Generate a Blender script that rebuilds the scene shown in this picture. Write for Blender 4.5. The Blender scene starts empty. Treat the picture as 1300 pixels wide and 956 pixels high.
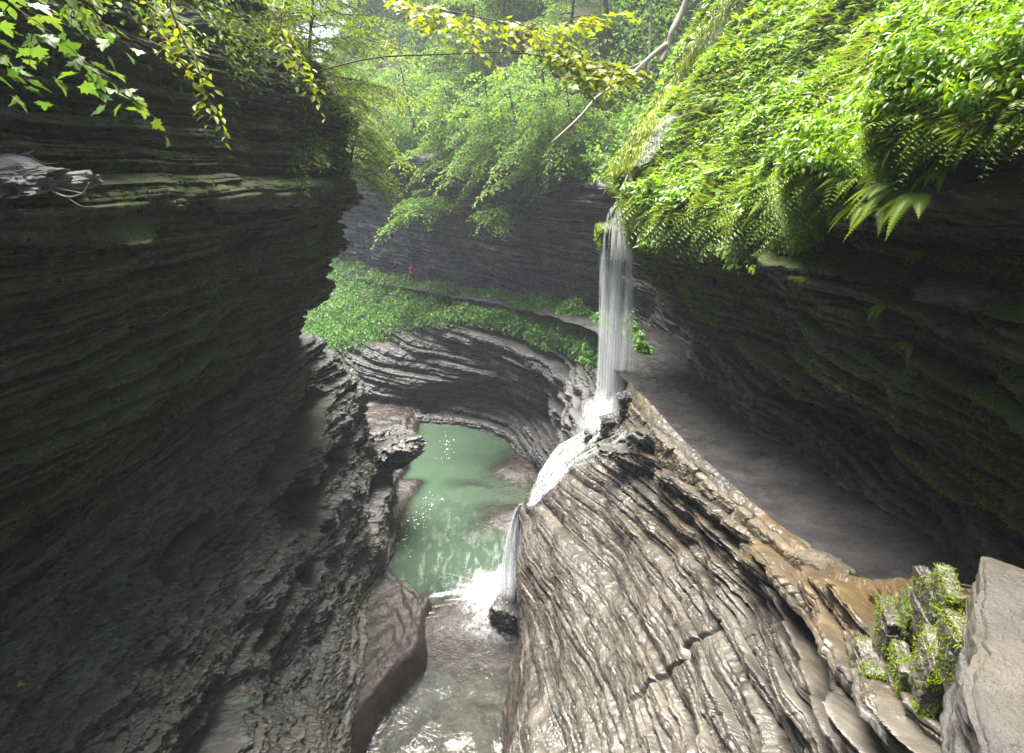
import bpy, math, random
import numpy as np

# ------------------------------------------------------------------ camera, sky, sun, exposure
scene = bpy.context.scene
COL = scene.collection
R = math.radians
random.seed(11)
rng = np.random.default_rng(11)
ZO = 16.0                      # the eye is 16 m above the pool; the pool lies at z = 0
PITCH = R(17.3)
FPX = 722.0                    # focal length in pixels of the 1300 px wide photograph
SP, CP = math.sin(PITCH), math.cos(PITCH)

cam_d = bpy.data.cameras.new('camera')
cam = bpy.data.objects.new('camera', cam_d)
COL.objects.link(cam)
cam.location = (0, 0, ZO)
cam.rotation_euler = (R(90) - PITCH, 0, 0)
cam_d.sensor_fit = 'HORIZONTAL'
cam_d.sensor_width = 36.0
cam_d.lens = 36.0 * FPX / 1300.0
cam_d.shift_y = -45.0 / 1300.0
cam_d.clip_start = 0.05
cam_d.clip_end = 2000
scene.camera = cam

HAZE = 0.0010
SUN_EL, SUN_AZ = R(73), R(-25)      # azimuth from +Y towards +X
world = bpy.data.worlds.new('World')
scene.world = world
world.use_nodes = True
wn = world.node_tree
wn.nodes.clear()
wout = wn.nodes.new('ShaderNodeOutputWorld')
wbg = wn.nodes.new('ShaderNodeBackground')
wsky = wn.nodes.new('ShaderNodeTexSky')
wsky.sky_type = 'NISHITA'
wsky.sun_disc = False
wsky.sun_elevation = SUN_EL
wsky.sun_rotation = SUN_AZ
wsky.air_density = 1.0
wsky.dust_density = 4.0
wsky.ozone_density = 1.0
wbg.inputs['Strength'].default_value = 0.07
wn.links.new(wsky.outputs[0], wbg.inputs[0])
wn.links.new(wbg.outputs[0], wout.inputs[0])

sun_d = bpy.data.lights.new('sun', 'SUN')
sun = bpy.data.objects.new('sun', sun_d)
COL.objects.link(sun)
sun_d.energy = 5.0
sun_d.angle = R(40)
sun_d.color = (1.0, 0.96, 0.88)
sun.location = (0, 0, 80)
sun.rotation_euler = (R(90) - SUN_EL, 0, math.pi - SUN_AZ)

scene.view_settings.view_transform = 'Standard'
scene.view_settings.look = 'None'
scene.view_settings.gamma = 1.0
scene.view_settings.exposure = 2.3
scene.view_settings.use_curve_mapping = False
try:
    scene.cycles.max_bounces = 6
    scene.cycles.diffuse_bounces = 3
    scene.cycles.glossy_bounces = 2
    scene.cycles.transparent_max_bounces = 24
    scene.cycles.transmission_bounces = 4
    scene.cycles.volume_bounces = 0
    scene.cycles.use_denoising = True
    scene.cycles.caustics_reflective = False
    scene.cycles.caustics_refractive = False
except Exception:
    pass

# ------------------------------------------------------------------ helpers
def V(px, py, Y):
    """a point of the place seen at this pixel of the photograph, Y metres ahead (z relative to the eye)"""
    dy = py - 433.0
    fwd = FPX * CP - dy * SP
    down = dy * CP + FPX * SP
    return np.array([Y * (px - 650.0) / fwd, Y, -Y * down / fwd])

def VZ(px, py, Z):
    dy = py - 433.0
    return V(px, py, -Z * (FPX * CP - dy * SP) / (dy * CP + FPX * SP))

def unit(a):
    a = np.asarray(a, float)
    return a / np.maximum(np.linalg.norm(a, axis=-1, keepdims=True), 1e-9)

def hsh(ix, iy, iz, seed=0):
    h = (ix.astype(np.int64) * 374761393 + iy.astype(np.int64) * 668265263 + iz.astype(np.int64) * 2147483647 + seed * 974634777) & 0xFFFFFFFF
    h = ((h ^ (h >> 13)) * 1274126177) & 0xFFFFFFFF
    h = ((h ^ (h >> 16)) * 2246822519) & 0xFFFFFFFF
    h = h ^ (h >> 15)
    return (h & 0xFFFFFF).astype(np.float64) / float(0xFFFFFF)

def fade(t):
    return t * t * (3 - 2 * t)

def vn3(x, y, z, seed=0):
    ix, iy, iz = np.floor(x), np.floor(y), np.floor(z)
    fx, fy, fz = fade(x - ix), fade(y - iy), fade(z - iz)
    r = 0
    for dx in (0, 1):
        wx = fx if dx else 1 - fx
        for dy in (0, 1):
            wy = fy if dy else 1 - fy
            for dz in (0, 1):
                wz = fz if dz else 1 - fz
                r = r + wx * wy * wz * hsh(ix + dx, iy + dy, iz + dz, seed)
    return r * 2 - 1

def vn2(x, y, k, seed=0):
    ix, iy = np.floor(x), np.floor(y)
    fx, fy = fade(x - ix), fade(y - iy)
    r = 0
    for dx in (0, 1):
        wx = fx if dx else 1 - fx
        for dy in (0, 1):
            wy = fy if dy else 1 - fy
            r = r + wx * wy * hsh(ix + dx, iy + dy, k, seed)
    return r * 2 - 1

def fbm(p, f, octv=4, seed=0, gain=0.5):
    a, r = 1.0, 0
    for i in range(octv):
        r = r + a * vn3(p[..., 0] * f, p[..., 1] * f, p[..., 2] * f, seed + i)
        f *= 2.03
        a *= gain
    return r

def basis(t, m, lin=0.35):
    """Catmull-Rom weights (mixed with straight ones) for parameters t over m control points"""
    t = np.clip(t, 0, m - 1 - 1e-9)
    i = np.floor(t).astype(int)
    f = t - i
    B = np.zeros((len(t), m))
    w = [-.5*f + f*f - .5*f**3, 1 - 2.5*f*f + 1.5*f**3, .5*f + 2*f*f - 1.5*f**3, -.5*f*f + .5*f**3]
    rows = np.arange(len(t))
    for k in range(4):
        np.add.at(B, (rows, np.clip(i + k - 1, 0, m - 1)), w[k] * (1 - lin))
    np.add.at(B, (rows, i), (1 - f) * lin)
    np.add.at(B, (rows, np.clip(i + 1, 0, m - 1)), f * lin)
    return B

def surf(ctrl, u, v, lu=0.35, lv=0.35):
    Bu, Bv = basis(u, ctrl.shape[0], lu), basis(v, ctrl.shape[1], lv)
    return np.einsum('ia,abk,jb->ijk', Bu, ctrl, Bv)

def adaptive(ctrl, nu, nv, lu=0.35, lv=0.35, back=0.15):
    """parameters spaced so that what is near the eye gets the finer mesh"""
    m, n = ctrl.shape[:2]
    u = np.linspace(0, m - 1, (m - 1) * 12 + 1)
    v = np.linspace(0, n - 1, (n - 1) * 12 + 1)
    P = surf(ctrl, u, v, lu, lv)
    d = np.linalg.norm(P, axis=-1)
    w = 1 / np.maximum(d, 2.5)
    ahead = P[..., 1] > 0.5
    zc = P[..., 1] * CP - P[..., 2] * SP
    px = np.abs(P[..., 0]) / np.maximum(zc, .3)
    py = (P[..., 2] * CP + P[..., 1] * SP) / np.maximum(zc, .3)
    vis = ahead & (px < 1.0) & (py < .72) & (py > -.85)
    w = w * np.where(vis, 1.0, back)
    def par(t, axis, cnt):
        seg = np.linalg.norm(np.diff(P, axis=axis), axis=-1)
        ww = w[1:] if axis == 0 else w[:, 1:]
        s = (seg * ww)
        s = s.mean(axis=1 - axis) + 0.6 * s.max(axis=1 - axis)
        c = np.concatenate([[0], np.cumsum(s + 1e-6)])
        return np.interp(np.linspace(0, c[-1], cnt), c, t)
    return par(u, 0, nu), par(v, 1, nv)

def gnormals(P):
    du = np.gradient(P, axis=0)
    dv = np.gradient(P, axis=1)
    return unit(np.cross(du, dv))

def sstep(a, b, x):
    t = np.clip((x - a) / (b - a), 0, 1)
    return t * t * (3 - 2 * t)

def bedding(P, layers, seed=0, dip=(0.0, 0.0), warp=0.5):
    """offset of flat-lying shale: thin beds that stand proud or weather back, broken by joints"""
    x, y, z = P[..., 0], P[..., 1], P[..., 2]
    zb = z + dip[0] * x + dip[1] * y + warp * .25 * vn2(x * .16, y * .16, np.zeros_like(x), seed + 90)
    zb = zb + warp * .06 * vn2(x * .7, y * .7, np.zeros_like(x), seed + 91)
    d = np.zeros_like(x)
    for li, (t, amp, L) in enumerate(layers):
        u = zb / t + .30 * vn2(x / (L * 3), y / (L * 3), np.zeros_like(x) + li, seed + 40 + li)
        k = np.floor(u)
        f = u - k
        def off(kk):
            h = hsh(kk, kk * 0 + li, kk * 0 + 5, seed)
            a = vn2(x / L + h * 31, y / L + h * 17, kk, seed + li) + .45 * vn2(x / L * 2.7, y / L * 2.7, kk, seed + 20 + li)
            q = a * 2.6
            fl = np.floor(q)
            q = fl + sstep(.45, .55, q - fl)
            return .55 * (h - .5) + .5 * (.35 * a + .65 * q / 2.6)
        w = sstep(.90, 1.0, f)
        o = off(k) * (1 - w) + off(k + 1) * w
        e = np.minimum(f, 1 - f)
        o = o - .30 * np.exp(-(e / .10) ** 2)
        d = d + amp * o
    return d

def link_mesh(name, me, mat=None, parent=None):
    ob = bpy.data.objects.new(name, me)
    COL.objects.link(ob)
    if mat is not None:
        me.materials.append(mat)
    if parent is not None:
        ob.parent = parent
    return ob

def mk(name, verts, faces, mat, parent=None, smooth=True, origin=None, attrs=None):
    """verts relative to the eye; faces: (M,k) int array or list of arrays of one size each"""
    verts = np.asarray(verts, float).reshape(-1, 3) + np.array([0, 0, ZO])
    if parent is not None:
        origin = np.array(parent['_o'])
    elif origin is None:
        origin = np.zeros(3)
    elif isinstance(origin, str):
        lo, hi = verts.min(0), verts.max(0)
        origin = np.array([(lo[0] + hi[0]) / 2, (lo[1] + hi[1]) / 2, lo[2]])
    else:
        origin = np.asarray(origin, float) + np.array([0, 0, ZO])
    me = bpy.data.meshes.new(name)
    fl = faces if isinstance(faces, list) else [faces]
    fl = [np.asarray(f, np.int32) for f in fl if len(f)]
    loops = np.concatenate([f.ravel() for f in fl])
    tot = np.concatenate([np.full(len(f), f.shape[1], np.int32) for f in fl])
    st = np.concatenate([[0], np.cumsum(tot)[:-1]]).astype(np.int32)
    me.vertices.add(len(verts))
    me.vertices.foreach_set('co', (verts - origin).astype(np.float32).ravel())
    me.loops.add(len(loops))
    me.loops.foreach_set('vertex_index', loops)
    me.polygons.add(len(tot))
    me.polygons.foreach_set('loop_start', st)
    me.polygons.foreach_set('loop_total', tot)
    me.update(calc_edges=True)
    me.polygons.foreach_set('use_smooth', np.full(len(tot), bool(smooth)))
    for an, arr in (attrs or {}).items():
        at = me.attributes.new(an, 'FLOAT', 'POINT')
        at.data.foreach_set('value', np.asarray(arr, np.float32).ravel())
    ob = link_mesh(name, me, mat, parent)
    if parent is None:
        ob.location = origin
    ob['_o'] = [float(c) for c in origin]
    return ob

def root(name, loc):
    """an Empty at the foot of a thing; loc relative to the eye"""
    o = bpy.data.objects.new(name, None)
    COL.objects.link(o)
    p = np.asarray(loc, float) + np.array([0, 0, ZO])
    o.location = p
    o.empty_display_size = 0.2
    o['_o'] = [float(c) for c in p]
    return o

def tag(o, label=None, cat=None, group=None, kind=None):
    if label: o['label'] = label
    if cat: o['category'] = cat
    if group: o['group'] = group
    if kind: o['kind'] = kind
    return o

def gridfaces(nu, nv, flip=False):
    i = np.arange(nu * nv).reshape(nu, nv)
    f = np.stack([i[:-1, :-1], i[1:, :-1], i[1:, 1:], i[:-1, 1:]], -1).reshape(-1, 4)
    return f[:, ::-1] if flip else f

class MB:
    """collects pieces into one mesh"""
    def __init__(self):
        self.v, self.f, self.n = [], {}, 0
    def add(self, v, *fs):
        v = np.asarray(v, float).reshape(-1, 3)
        for f in fs:
            f = np.asarray(f, np.int64)
            if len(f):
                self.f.setdefault(f.shape[1], []).append(f + self.n)
        self.v.append(v)
        self.n += len(v)
    def tube(self, pts, rad, seg=6, cap=True):
        pts = np.asarray(pts, float)
        m = len(pts)
        rad = np.broadcast_to(np.asarray(rad, float), (m,))
        t = unit(np.gradient(pts, axis=0))
        up = np.array([0.31, 0.17, 0.93]) if abs(t[0][2]) < .9 else np.array([1., .2, 0.])
        a = unit(np.cross(t, up))
        b = np.cross(t, a)
        an = np.linspace(0, 2 * np.pi, seg, endpoint=False)
        ring = pts[:, None] + rad[:, None, None] * (np.cos(an)[None, :, None] * a[:, None] + np.sin(an)[None, :, None] * b[:, None])
        i = np.arange(m * seg).reshape(m, seg)
        j = np.roll(i, -1, axis=1)
        f = np.stack([i[:-1], j[:-1], j[1:], i[1:]], -1).reshape(-1, 4)
        fs = [f]
        if cap:
            fs.append(np.array([i[0][::-1], i[-1]]))
        self.add(ring.reshape(-1, 3), *fs)
    def build(self, name, mat, parent=None, **kw):
        v = np.concatenate(self.v)
        f = [np.concatenate(x) for x in self.f.values()]
        return mk(name, v, f, mat, parent, **kw)

# leaf blades: template (x side, y along, z up) + faces
OVATE = (np.array([[0,0,0],[0,.5,-.03],[0,1,-.10],[.20,.22,.06],[.23,.55,.05],[-.20,.22,.06],[-.23,.55,.05]], float),
         [np.array([[0,3,4,1],[0,1,6,5]]), np.array([[1,4,2],[1,2,6]])])
LANCE = (np.array([[0,0,0],[.13,.45,.03],[0,1,-.08],[-.13,.45,.03]], float), [np.array([[0,1,2],[0,2,3]])])
_mh = [(.10,.02),(.34,-.06),(.30,.12),(.56,.34),(.36,.38),(.38,.56),(.16,.50),(.17,.72)]
MAPLE = (np.array([[0,0,0]] + [[x,y,.10*abs(x)-.12*y*y] for x,y in _mh] + [[0,1,-.14]] + [[-x,y,.10*abs(x)-.12*y*y] for x,y in _mh[::-1]] + [[0,.42,-.02]], float),
         [np.array([[18,a,a+1] for a in range(0,17)] + [[18,17,0]])])

def leaves(pos, dr, nr, size, tpl):
    """many blades at once -> verts, faces"""
    T, F = tpl
    pos, dr, nr = np.asarray(pos), unit(dr), np.asarray(nr)
    sd = unit(np.cross(dr, nr))
    nn = np.cross(sd, dr)
    size = np.asarray(size).reshape(-1, 1, 1)
    v = pos[:, None] + size * (T[None, :, 0:1] * sd[:, None] + T[None, :, 1:2] * dr[:, None] + T[None, :, 2:3] * nn[:, None])
    n, k = len(pos), len(T)
    base = (np.arange(n) * k)[:, None, None]
    return v.reshape(-1, 3), [(f[None] + base).reshape(-1, f.shape[1]) for f in F]

def rv(n, s=1.0):
    return rng.normal(size=(n, 3)) * s

# ------------------------------------------------------------------ materials
class NT:
    def __init__(self, name):
        self.m = bpy.data.materials.new(name)
        self.m.use_nodes = True
        self.t = self.m.node_tree
        self.t.nodes.clear()
        self.out = self.n('ShaderNodeOutputMaterial')
    def n(self, typ, **kw):
        nd = self.t.nodes.new(typ)
        for k, v in kw.items():
            if k.startswith('i_'):
                nd.inputs[k[2:].replace('_', ' ')].default_value = v
            else:
                setattr(nd, k, v)
        return nd
    def l(self, a, b):
        self.t.links.new(a, b)
    def pos(self, sx=1, sy=1, sz=1):
        g = self.n('ShaderNodeNewGeometry')
        mp = self.n('ShaderNodeVectorMath', operation='MULTIPLY')
        mp.inputs[1].default_value = (sx, sy, sz)
        self.l(g.outputs['Position'], mp.inputs[0])
        return mp.outputs[0]
    def noise(self, scale, detail=5, rough=.55, s=(1, 1, 1), dist=0.0):
        nd = self.n('ShaderNodeTexNoise')
        nd.inputs['Scale'].default_value = scale
        nd.inputs['Detail'].default_value = detail
        nd.inputs['Roughness'].default_value = rough
        nd.inputs['Distortion'].default_value = dist
        self.l(self.pos(*s), nd.inputs['Vector'])
        return nd.outputs['Fac']
    def mr(self, x, a, b, c=0., d=1.):
        nd = self.n('ShaderNodeMapRange')
        self.l(x, nd.inputs[0])
        for i, v in enumerate((a, b, c, d)):
            nd.inputs[i + 1].default_value = v
        return nd.outputs[0]
    def mix(self, f, a, b):
        nd = self.n('ShaderNodeMix', data_type='RGBA')
        for s, v in ((nd.inputs[0], f), (nd.inputs[6], a), (nd.inputs[7], b)):
            if isinstance(v, (int, float)): s.default_value = v
            elif isinstance(v, tuple): s.default_value = v if len(v) == 4 else v + (1,)
            else: self.l(v, s)
        return nd.outputs[2]
    def math(self, op, a, b=0.0, clamp=False):
        nd = self.n('ShaderNodeMath', operation=op, use_clamp=clamp)
        for s, v in ((nd.inputs[0], a), (nd.inputs[1], b)):
            if isinstance(v, (int, float)): s.default_value = v
            else: self.l(v, s)
        return nd.outputs[0]
    def attr(self, name):
        nd = self.n('ShaderNodeAttribute', attribute_name=name)
        return nd.outputs['Fac']
    def bsdf(self, col, rough, spec=.5, **kw):
        b = self.n('ShaderNodeBsdfPrincipled')
        for s, v in ((b.inputs['Base Color'], col), (b.inputs['Roughness'], rough), (b.inputs['Specular IOR Level'], spec)):
            if isinstance(v, (int, float)): s.default_value = v
            elif isinstance(v, tuple): s.default_value = v if len(v) == 4 else v + (1,)
            else: self.l(v, s)
        return b
    def bump(self, h, strength=.5, dist=.05, prev=None):
        b = self.n('ShaderNodeBump')
        b.inputs['Strength'].default_value = strength
        b.inputs['Distance'].default_value = dist
        self.l(h, b.inputs['Height'])
        if prev is not None: self.l(prev, b.inputs['Normal'])
        return b.outputs[0]
    def done(self, sh):
        self.l(sh, self.out.inputs['Surface'])
        return self.m

def rockmat(name, dark, light, warm, warm_amt=.4, moss=(.06, .08, .015), moss_amt=.3, rough=(.35, .65),
            moss_attr=None, spec=.5, zscale=7, bumpk=1.0, vein=None, warm_attr=None, bare=None):
    t = NT(name)
    a = t.noise(.9, 8, .6, (1, 1, zscale))
    b = t.noise(.35, 6, .6, (1, 1, 1.6))
    c = t.noise(2.2, 6, .65, (1, 1, zscale * 3))
    col = t.mix(t.mr(a, .35, .68), dark, light)
    if bare:                      # where the moss attribute is low the stone is paler
        col2 = t.mix(t.mr(a, .35, .68), bare[0], bare[1])
        col = t.mix(t.attr(moss_attr), col2, col)
    wf_ = t.mr(b, .62 - .3 * warm_amt, .80 - .25 * warm_amt, 0, .85)
    if warm_attr:
        wf_ = t.math('MULTIPLY', wf_, t.attr(warm_attr), True)
    col = t.mix(wf_, col, warm)
    col = t.mix(t.mr(c, .3, .7, .55, 0), col, tuple(x * .45 for x in dark))
    if vein:
        e = t.noise(1.5, 6, .7, (1, 1, 2.5), 1.0)
        col = t.mix(t.mr(e, .60, .70, 0, .9), col, vein)
    g = t.n('ShaderNodeNewGeometry')
    sx = t.n('ShaderNodeSeparateXYZ')
    t.l(g.outputs['Normal'], sx.inputs[0])
    up = t.mr(sx.outputs[2], -.25, .75)
    mn = t.noise(1.1, 7, .7)
    mm = t.math('MULTIPLY', up, t.mr(mn, .62 - .35 * moss_amt, .72 - .3 * moss_amt))
    if moss_attr:
        at = t.attr(moss_attr)
        mm = t.math('MULTIPLY', t.math('ADD', t.math('MULTIPLY', mm, .9), t.mr(mn, .50, .66, 0, .55)), at, True)
    else:
        mm = t.math('MULTIPLY', mm, min(1.0, moss_amt * 2))
    mf = t.noise(14, 4, .7)
    mcol = t.mix(t.mr(mf, .35, .65), tuple(x * .5 for x in moss), moss)
    col = t.mix(mm, col, mcol)
    rn = t.noise(5, 5, .7, (1, 1, 2))
    ro = t.mr(rn, .35, .65, rough[0], rough[1])
    ro = t.math('MAXIMUM', ro, t.math('MULTIPLY', mm, .8))
    h1 = t.noise(9, 8, .65, (1, 1, 4))
    h2 = t.noise(45, 4, .6)
    nrm = t.bump(h1, .55 * bumpk, .05)
    nrm = t.bump(h2, .35 * bumpk, .012, nrm)
    s = t.bsdf(col, ro, spec)
    t.l(nrm, s.inputs['Normal'])
    return t.done(s.outputs[0])

def leafmat(name, cols, trans=.35, rough=.45, spec=.4, tint=(1.25, 1.2, .55)):
    t = NT(name)
    g = t.n('ShaderNodeNewGeometry')
    cr = t.n('ShaderNodeValToRGB')
    t.l(g.outputs['Random Per Island'], cr.inputs[0])
    el = cr.color_ramp.elements
    while len(el) < len(cols): el.new(.5)
    for i, c in enumerate(cols):
        el[i].position = i / (len(cols) - 1)
        el[i].color = tuple(c) + (1,)
    s = t.bsdf(cr.outputs[0], rough, spec)
    tr = t.n('ShaderNodeBsdfTranslucent')
    mu = t.n('ShaderNodeMix', data_type='RGBA', blend_type='MULTIPLY')
    mu.inputs[0].default_value = 1
    t.l(cr.outputs[0], mu.inputs[6])
    mu.inputs[7].default_value = tint + (1,)
    t.l(mu.outputs[2], tr.inputs[0])
    mx = t.n('ShaderNodeMixShader')
    mx.inputs[0].default_value = trans
    t.l(s.outputs[0], mx.inputs[1])
    t.l(tr.outputs[0], mx.inputs[2])
    return t.done(mx.outputs[0])

def plainmat(name, c1, c2=None, rough=.7, scale=6, spec=.4, bump=.3):
    t = NT(name)
    c2 = c2 or tuple(x * .7 for x in c1)
    n = t.noise(scale, 6, .6)
    s = t.bsdf(t.mix(t.mr(n, .35, .65), c1, c2), rough, spec)
    t.l(t.bump(t.noise(scale * 4, 5), bump, .01), s.inputs['Normal'])
    return t.done(s.outputs[0])

M = {}
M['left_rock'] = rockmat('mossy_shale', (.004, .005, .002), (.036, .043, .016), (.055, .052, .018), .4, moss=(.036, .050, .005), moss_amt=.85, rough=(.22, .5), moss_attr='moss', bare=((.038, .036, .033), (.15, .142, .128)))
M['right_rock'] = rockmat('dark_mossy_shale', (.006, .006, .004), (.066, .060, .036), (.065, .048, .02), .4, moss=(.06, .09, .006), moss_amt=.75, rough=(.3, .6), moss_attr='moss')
M['back_rock'] = rockmat('grey_shale', (.015, .015, .016), (.062, .058, .058), (.085, .062, .05), .3, moss=(.05, .09, .018), moss_amt=.35, rough=(.3, .6), moss_attr='moss')
M['mid_rock'] = rockmat('wet_tan_shale', (.045, .040, .033), (.185, .165, .138), (.21, .14, .062), .45, moss=(.09, .11, .02), moss_amt=.05, rough=(.05, .30), warm_attr='warm', bumpk=.7, spec=.6)
M['bed_rock'] = rockmat('wet_brown_rock', (.016, .013, .011), (.052, .039, .030), (.036, .030, .027), .35, moss_amt=0.0, rough=(.15, .5), zscale=5, bumpk=1.3, spec=.35)
M['path'] = rockmat('wet_path_stone', (.032, .032, .033), (.07, .068, .068), (.10, .085, .07), .2, moss_amt=0.0, rough=(.08, .5), zscale=1, bumpk=.5)
M['kerb'] = rockmat('tan_kerb_stone', (.10, .085, .06), (.22, .185, .13), (.19, .12, .06), .2, moss_amt=.1, rough=(.2, .5), zscale=1)
M['slab'] = rockmat('pale_wet_stone', (.04, .039, .036), (.125, .118, .108), (.11, .08, .04), .45, moss_amt=.05, rough=(.15, .45), zscale=1, bumpk=1.8)
M['soil'] = plainmat('forest_soil', (.035, .042, .014), (.022, .024, .010), .9, 2.5)
M['bark'] = plainmat('grey_brown_bark', (.10, .08, .06), (.055, .045, .036), .85, 9)
M['dead'] = plainmat('bleached_dead_wood', (.32, .28, .24), (.20, .17, .14), .8, 12)
M['twig'] = plainmat('dark_twig', (.07, .055, .04), (.045, .035, .028), .8, 12)
M['maple'] = leafmat('maple_leaf', [(.07, .16, .025), (.11, .20, .03), (.10, .17, .05), (.15, .22, .03)], .4, .42, .3)
M['yellow'] = leafmat('sunlit_yellow_leaf', [(.20, .26, .015), (.28, .30, .015), (.15, .23, .015), (.24, .29, .02)], .45)
M['fresh'] = leafmat('fresh_green_leaf', [(.15, .26, .025), (.21, .30, .02), (.11, .21, .03), (.27, .32, .02)], .55, .42, .35)
M['cool'] = leafmat('bluish_green_leaf', [(.12, .25, .045), (.17, .31, .05), (.08, .19, .04), (.25, .36, .035)], .55, .5, .25)
M['deep'] = leafmat('dark_green_leaf', [(.045, .12, .035), (.075, .16, .04), (.035, .09, .03)], .4, .5, .25)
M['fern'] = leafmat('fern_frond', [(.15, .28, .010), (.21, .33, .010), (.09, .20, .012), (.27, .36, .012)], .45, .4, .5)
M['herb'] = leafmat('slope_herb_leaf', [(.13, .27, .012), (.19, .33, .010), (.08, .19, .02), (.26, .36, .012)], .45, .35, .6)
M['moss'] = leafmat('bright_moss', [(.15, .24, .008), (.22, .29, .010), (.10, .17, .008)], .3, .7, .2)
M['grass'] = leafmat('slope_grass_blade', [(.16, .25, .02), (.24, .30, .03), (.10, .18, .02), (.28, .28, .06)], .4)
M['bankleaf'] = leafmat('bank_leaf', [(.07, .21, .025), (.11, .27, .025), (.05, .16, .025), (.16, .29, .025)], .38, .4, .4)
# nearest point of a sheet seen at a pixel of the photograph
def proj(Q):
    zc = Q[..., 1] * CP - Q[..., 2] * SP
    zc = np.where(zc < .05, .05, zc)
    return 650 + FPX * Q[..., 0] / zc, 433 - FPX * (Q[..., 2] * CP + Q[..., 1] * SP) / zc, zc
def pick(Q, px, py, rad=9):
    x, y, z = proj(Q)
    d = np.hypot(x - px, y - py)
    sc = np.where(d < rad, z, 1e6 + d)
    i = np.unravel_index(np.argmin(sc), sc.shape)
    return Q[i], i

# ------------------------------------------------------------------ the land: cliffs, bank, rock spur, path, stream bed
def rock_sheet(name, ctrl, nu, nv, mat, layers, seed, flip=False, amp=None, extra=None, mossf=None, warmf=None, lu=.35, lv=.35, dip=(0, 0), zk=.35, rough=.05, sign=1, fine=None):
    u, v = adaptive(ctrl, nu, nv, lu, lv)
    P = surf(ctrl, u, v, lu, lv)
    N = gnormals(P) * sign
    D = N.copy()
    D[..., 2] *= zk
    D = unit(D)
    d = bedding(P, layers, seed, dip)
    if amp is not None:
        d = d * amp(u, v, P)
    d = d + rough * fbm(P, 1.7, 4, seed + 7, .55) + rough * .55 * fbm(P * np.array([1, 1, 2.2]), 7., 3, seed + 13, .6) * (1 if fine is None else fine(u, v, P))
    if extra is not None:
        d = d + extra(u, v, P)
    Q = P + D * d[..., None]
    at = {}
    if mossf is not None:
        at['moss'] = np.clip(mossf(u, v, Q), 0, 1)
    if warmf is not None:
        at['warm'] = np.clip(warmf(u, v, Q), 0, 1)
    o = mk(name, Q, gridfaces(nu, nv, flip), mat, attrs=at, smooth=False)
    tag(o, kind='structure')
    return u, v, Q

# left wall: overhanging mossy cliff above, notch, and the grey slope running down into the channel
prof = np.array([(-24, 30), (-13.5, 14), (-8, 4.8), (-5.75, 2.3), (-5.6, 1.0), (-5.35, -.25), (-5.25, -.62), (-5.85, -.95), (-6.3, -2.9),
                 (-7.3, -5.0), (-8.3, -6.0), (-8.15, -6.6), (-7.1, -8.3), (-6.15, -10.4), (-5.35, -13.2), (-4.75, -15.6), (-4.3, -18.)])
def lstation(y, dx=0, dz=None, turn=0, lower=0):
    c = np.zeros((len(prof), 3))
    c[:, 0] = prof[:, 0] + dx
    c[:, 1] = y
    c[:, 2] = prof[:, 1]
    rim = np.array([0, 0, .3, 1, 1, .6, .5, .4, .2, 0, 0, 0, 0, 0, 0, 0, 0])
    if dz is not None:
        c[:, 2] += rim * dz
    k = np.array([0, 0, 0, 0, 0, 0, 0, 0, 0, 0, .2, .5, 1, 1, 1, 1, 1])
    c[:, 1] += lower * k
    c[:, 0] -= turn
    return c
LS = [lstation(-16), lstation(-6, -.2), lstation(0, -.3), lstation(3, -.3), lstation(5, -.1), lstation(7), lstation(9.2, .1), lstation(11.5, .05), lstation(14, -.1, -.1),
      lstation(16.5, .1, -.2), lstation(18.7, .25, -.6, 0, .6), lstation(20.3, .2, -1.2, 0, 1.6), lstation(21.2, -.3, -1.5, .6, 2.2), lstation(22.2, -.5, -1.7, 2.6, 2.8), lstation(24., 0, -2, 6.5, 3.5), lstation(30, 0, -2, 16, 3)]
LC = np.array(LS)
for s in range(9, 13):                       # the slope stands further out towards its end
    LC[s, 10:17, 0] += [.25, .5, .45, .05, -.35, -.6, -.6]
def lamp_(u, v, P):
    z = P[..., 2]
    return 1.0 - .45 * sstep(-6.2, -7.5, z) - .2 * sstep(-13, -16, z)
def lex(u, v, P):
    z = P[..., 2]
    low = sstep(-6.6, -8, z) * (1 - sstep(-13.5, -15.5, z))
    n = fbm(P * np.array([1, .6, 1.2]), .55, 4, 71) + .30 * fbm(P * np.array([1, 1, 1.8]), 2.6, 4, 72, .6)
    hol = -1.1 * sstep(.28, .62, fbm(P * np.array([1, .55, 1.6]), .62, 2, 77))
    return low * (.45 * n + hol) + .28 * fbm(P, .28, 2, 73)
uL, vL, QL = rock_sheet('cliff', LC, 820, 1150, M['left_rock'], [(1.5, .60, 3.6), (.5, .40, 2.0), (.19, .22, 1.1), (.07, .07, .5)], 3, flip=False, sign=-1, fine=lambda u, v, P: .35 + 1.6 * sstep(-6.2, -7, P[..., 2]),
                        amp=lamp_, extra=lex, mossf=lambda u, v, P: .95 * sstep(-6.3, -5., P[..., 2]) + .12, dip=(0, .02))

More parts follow.
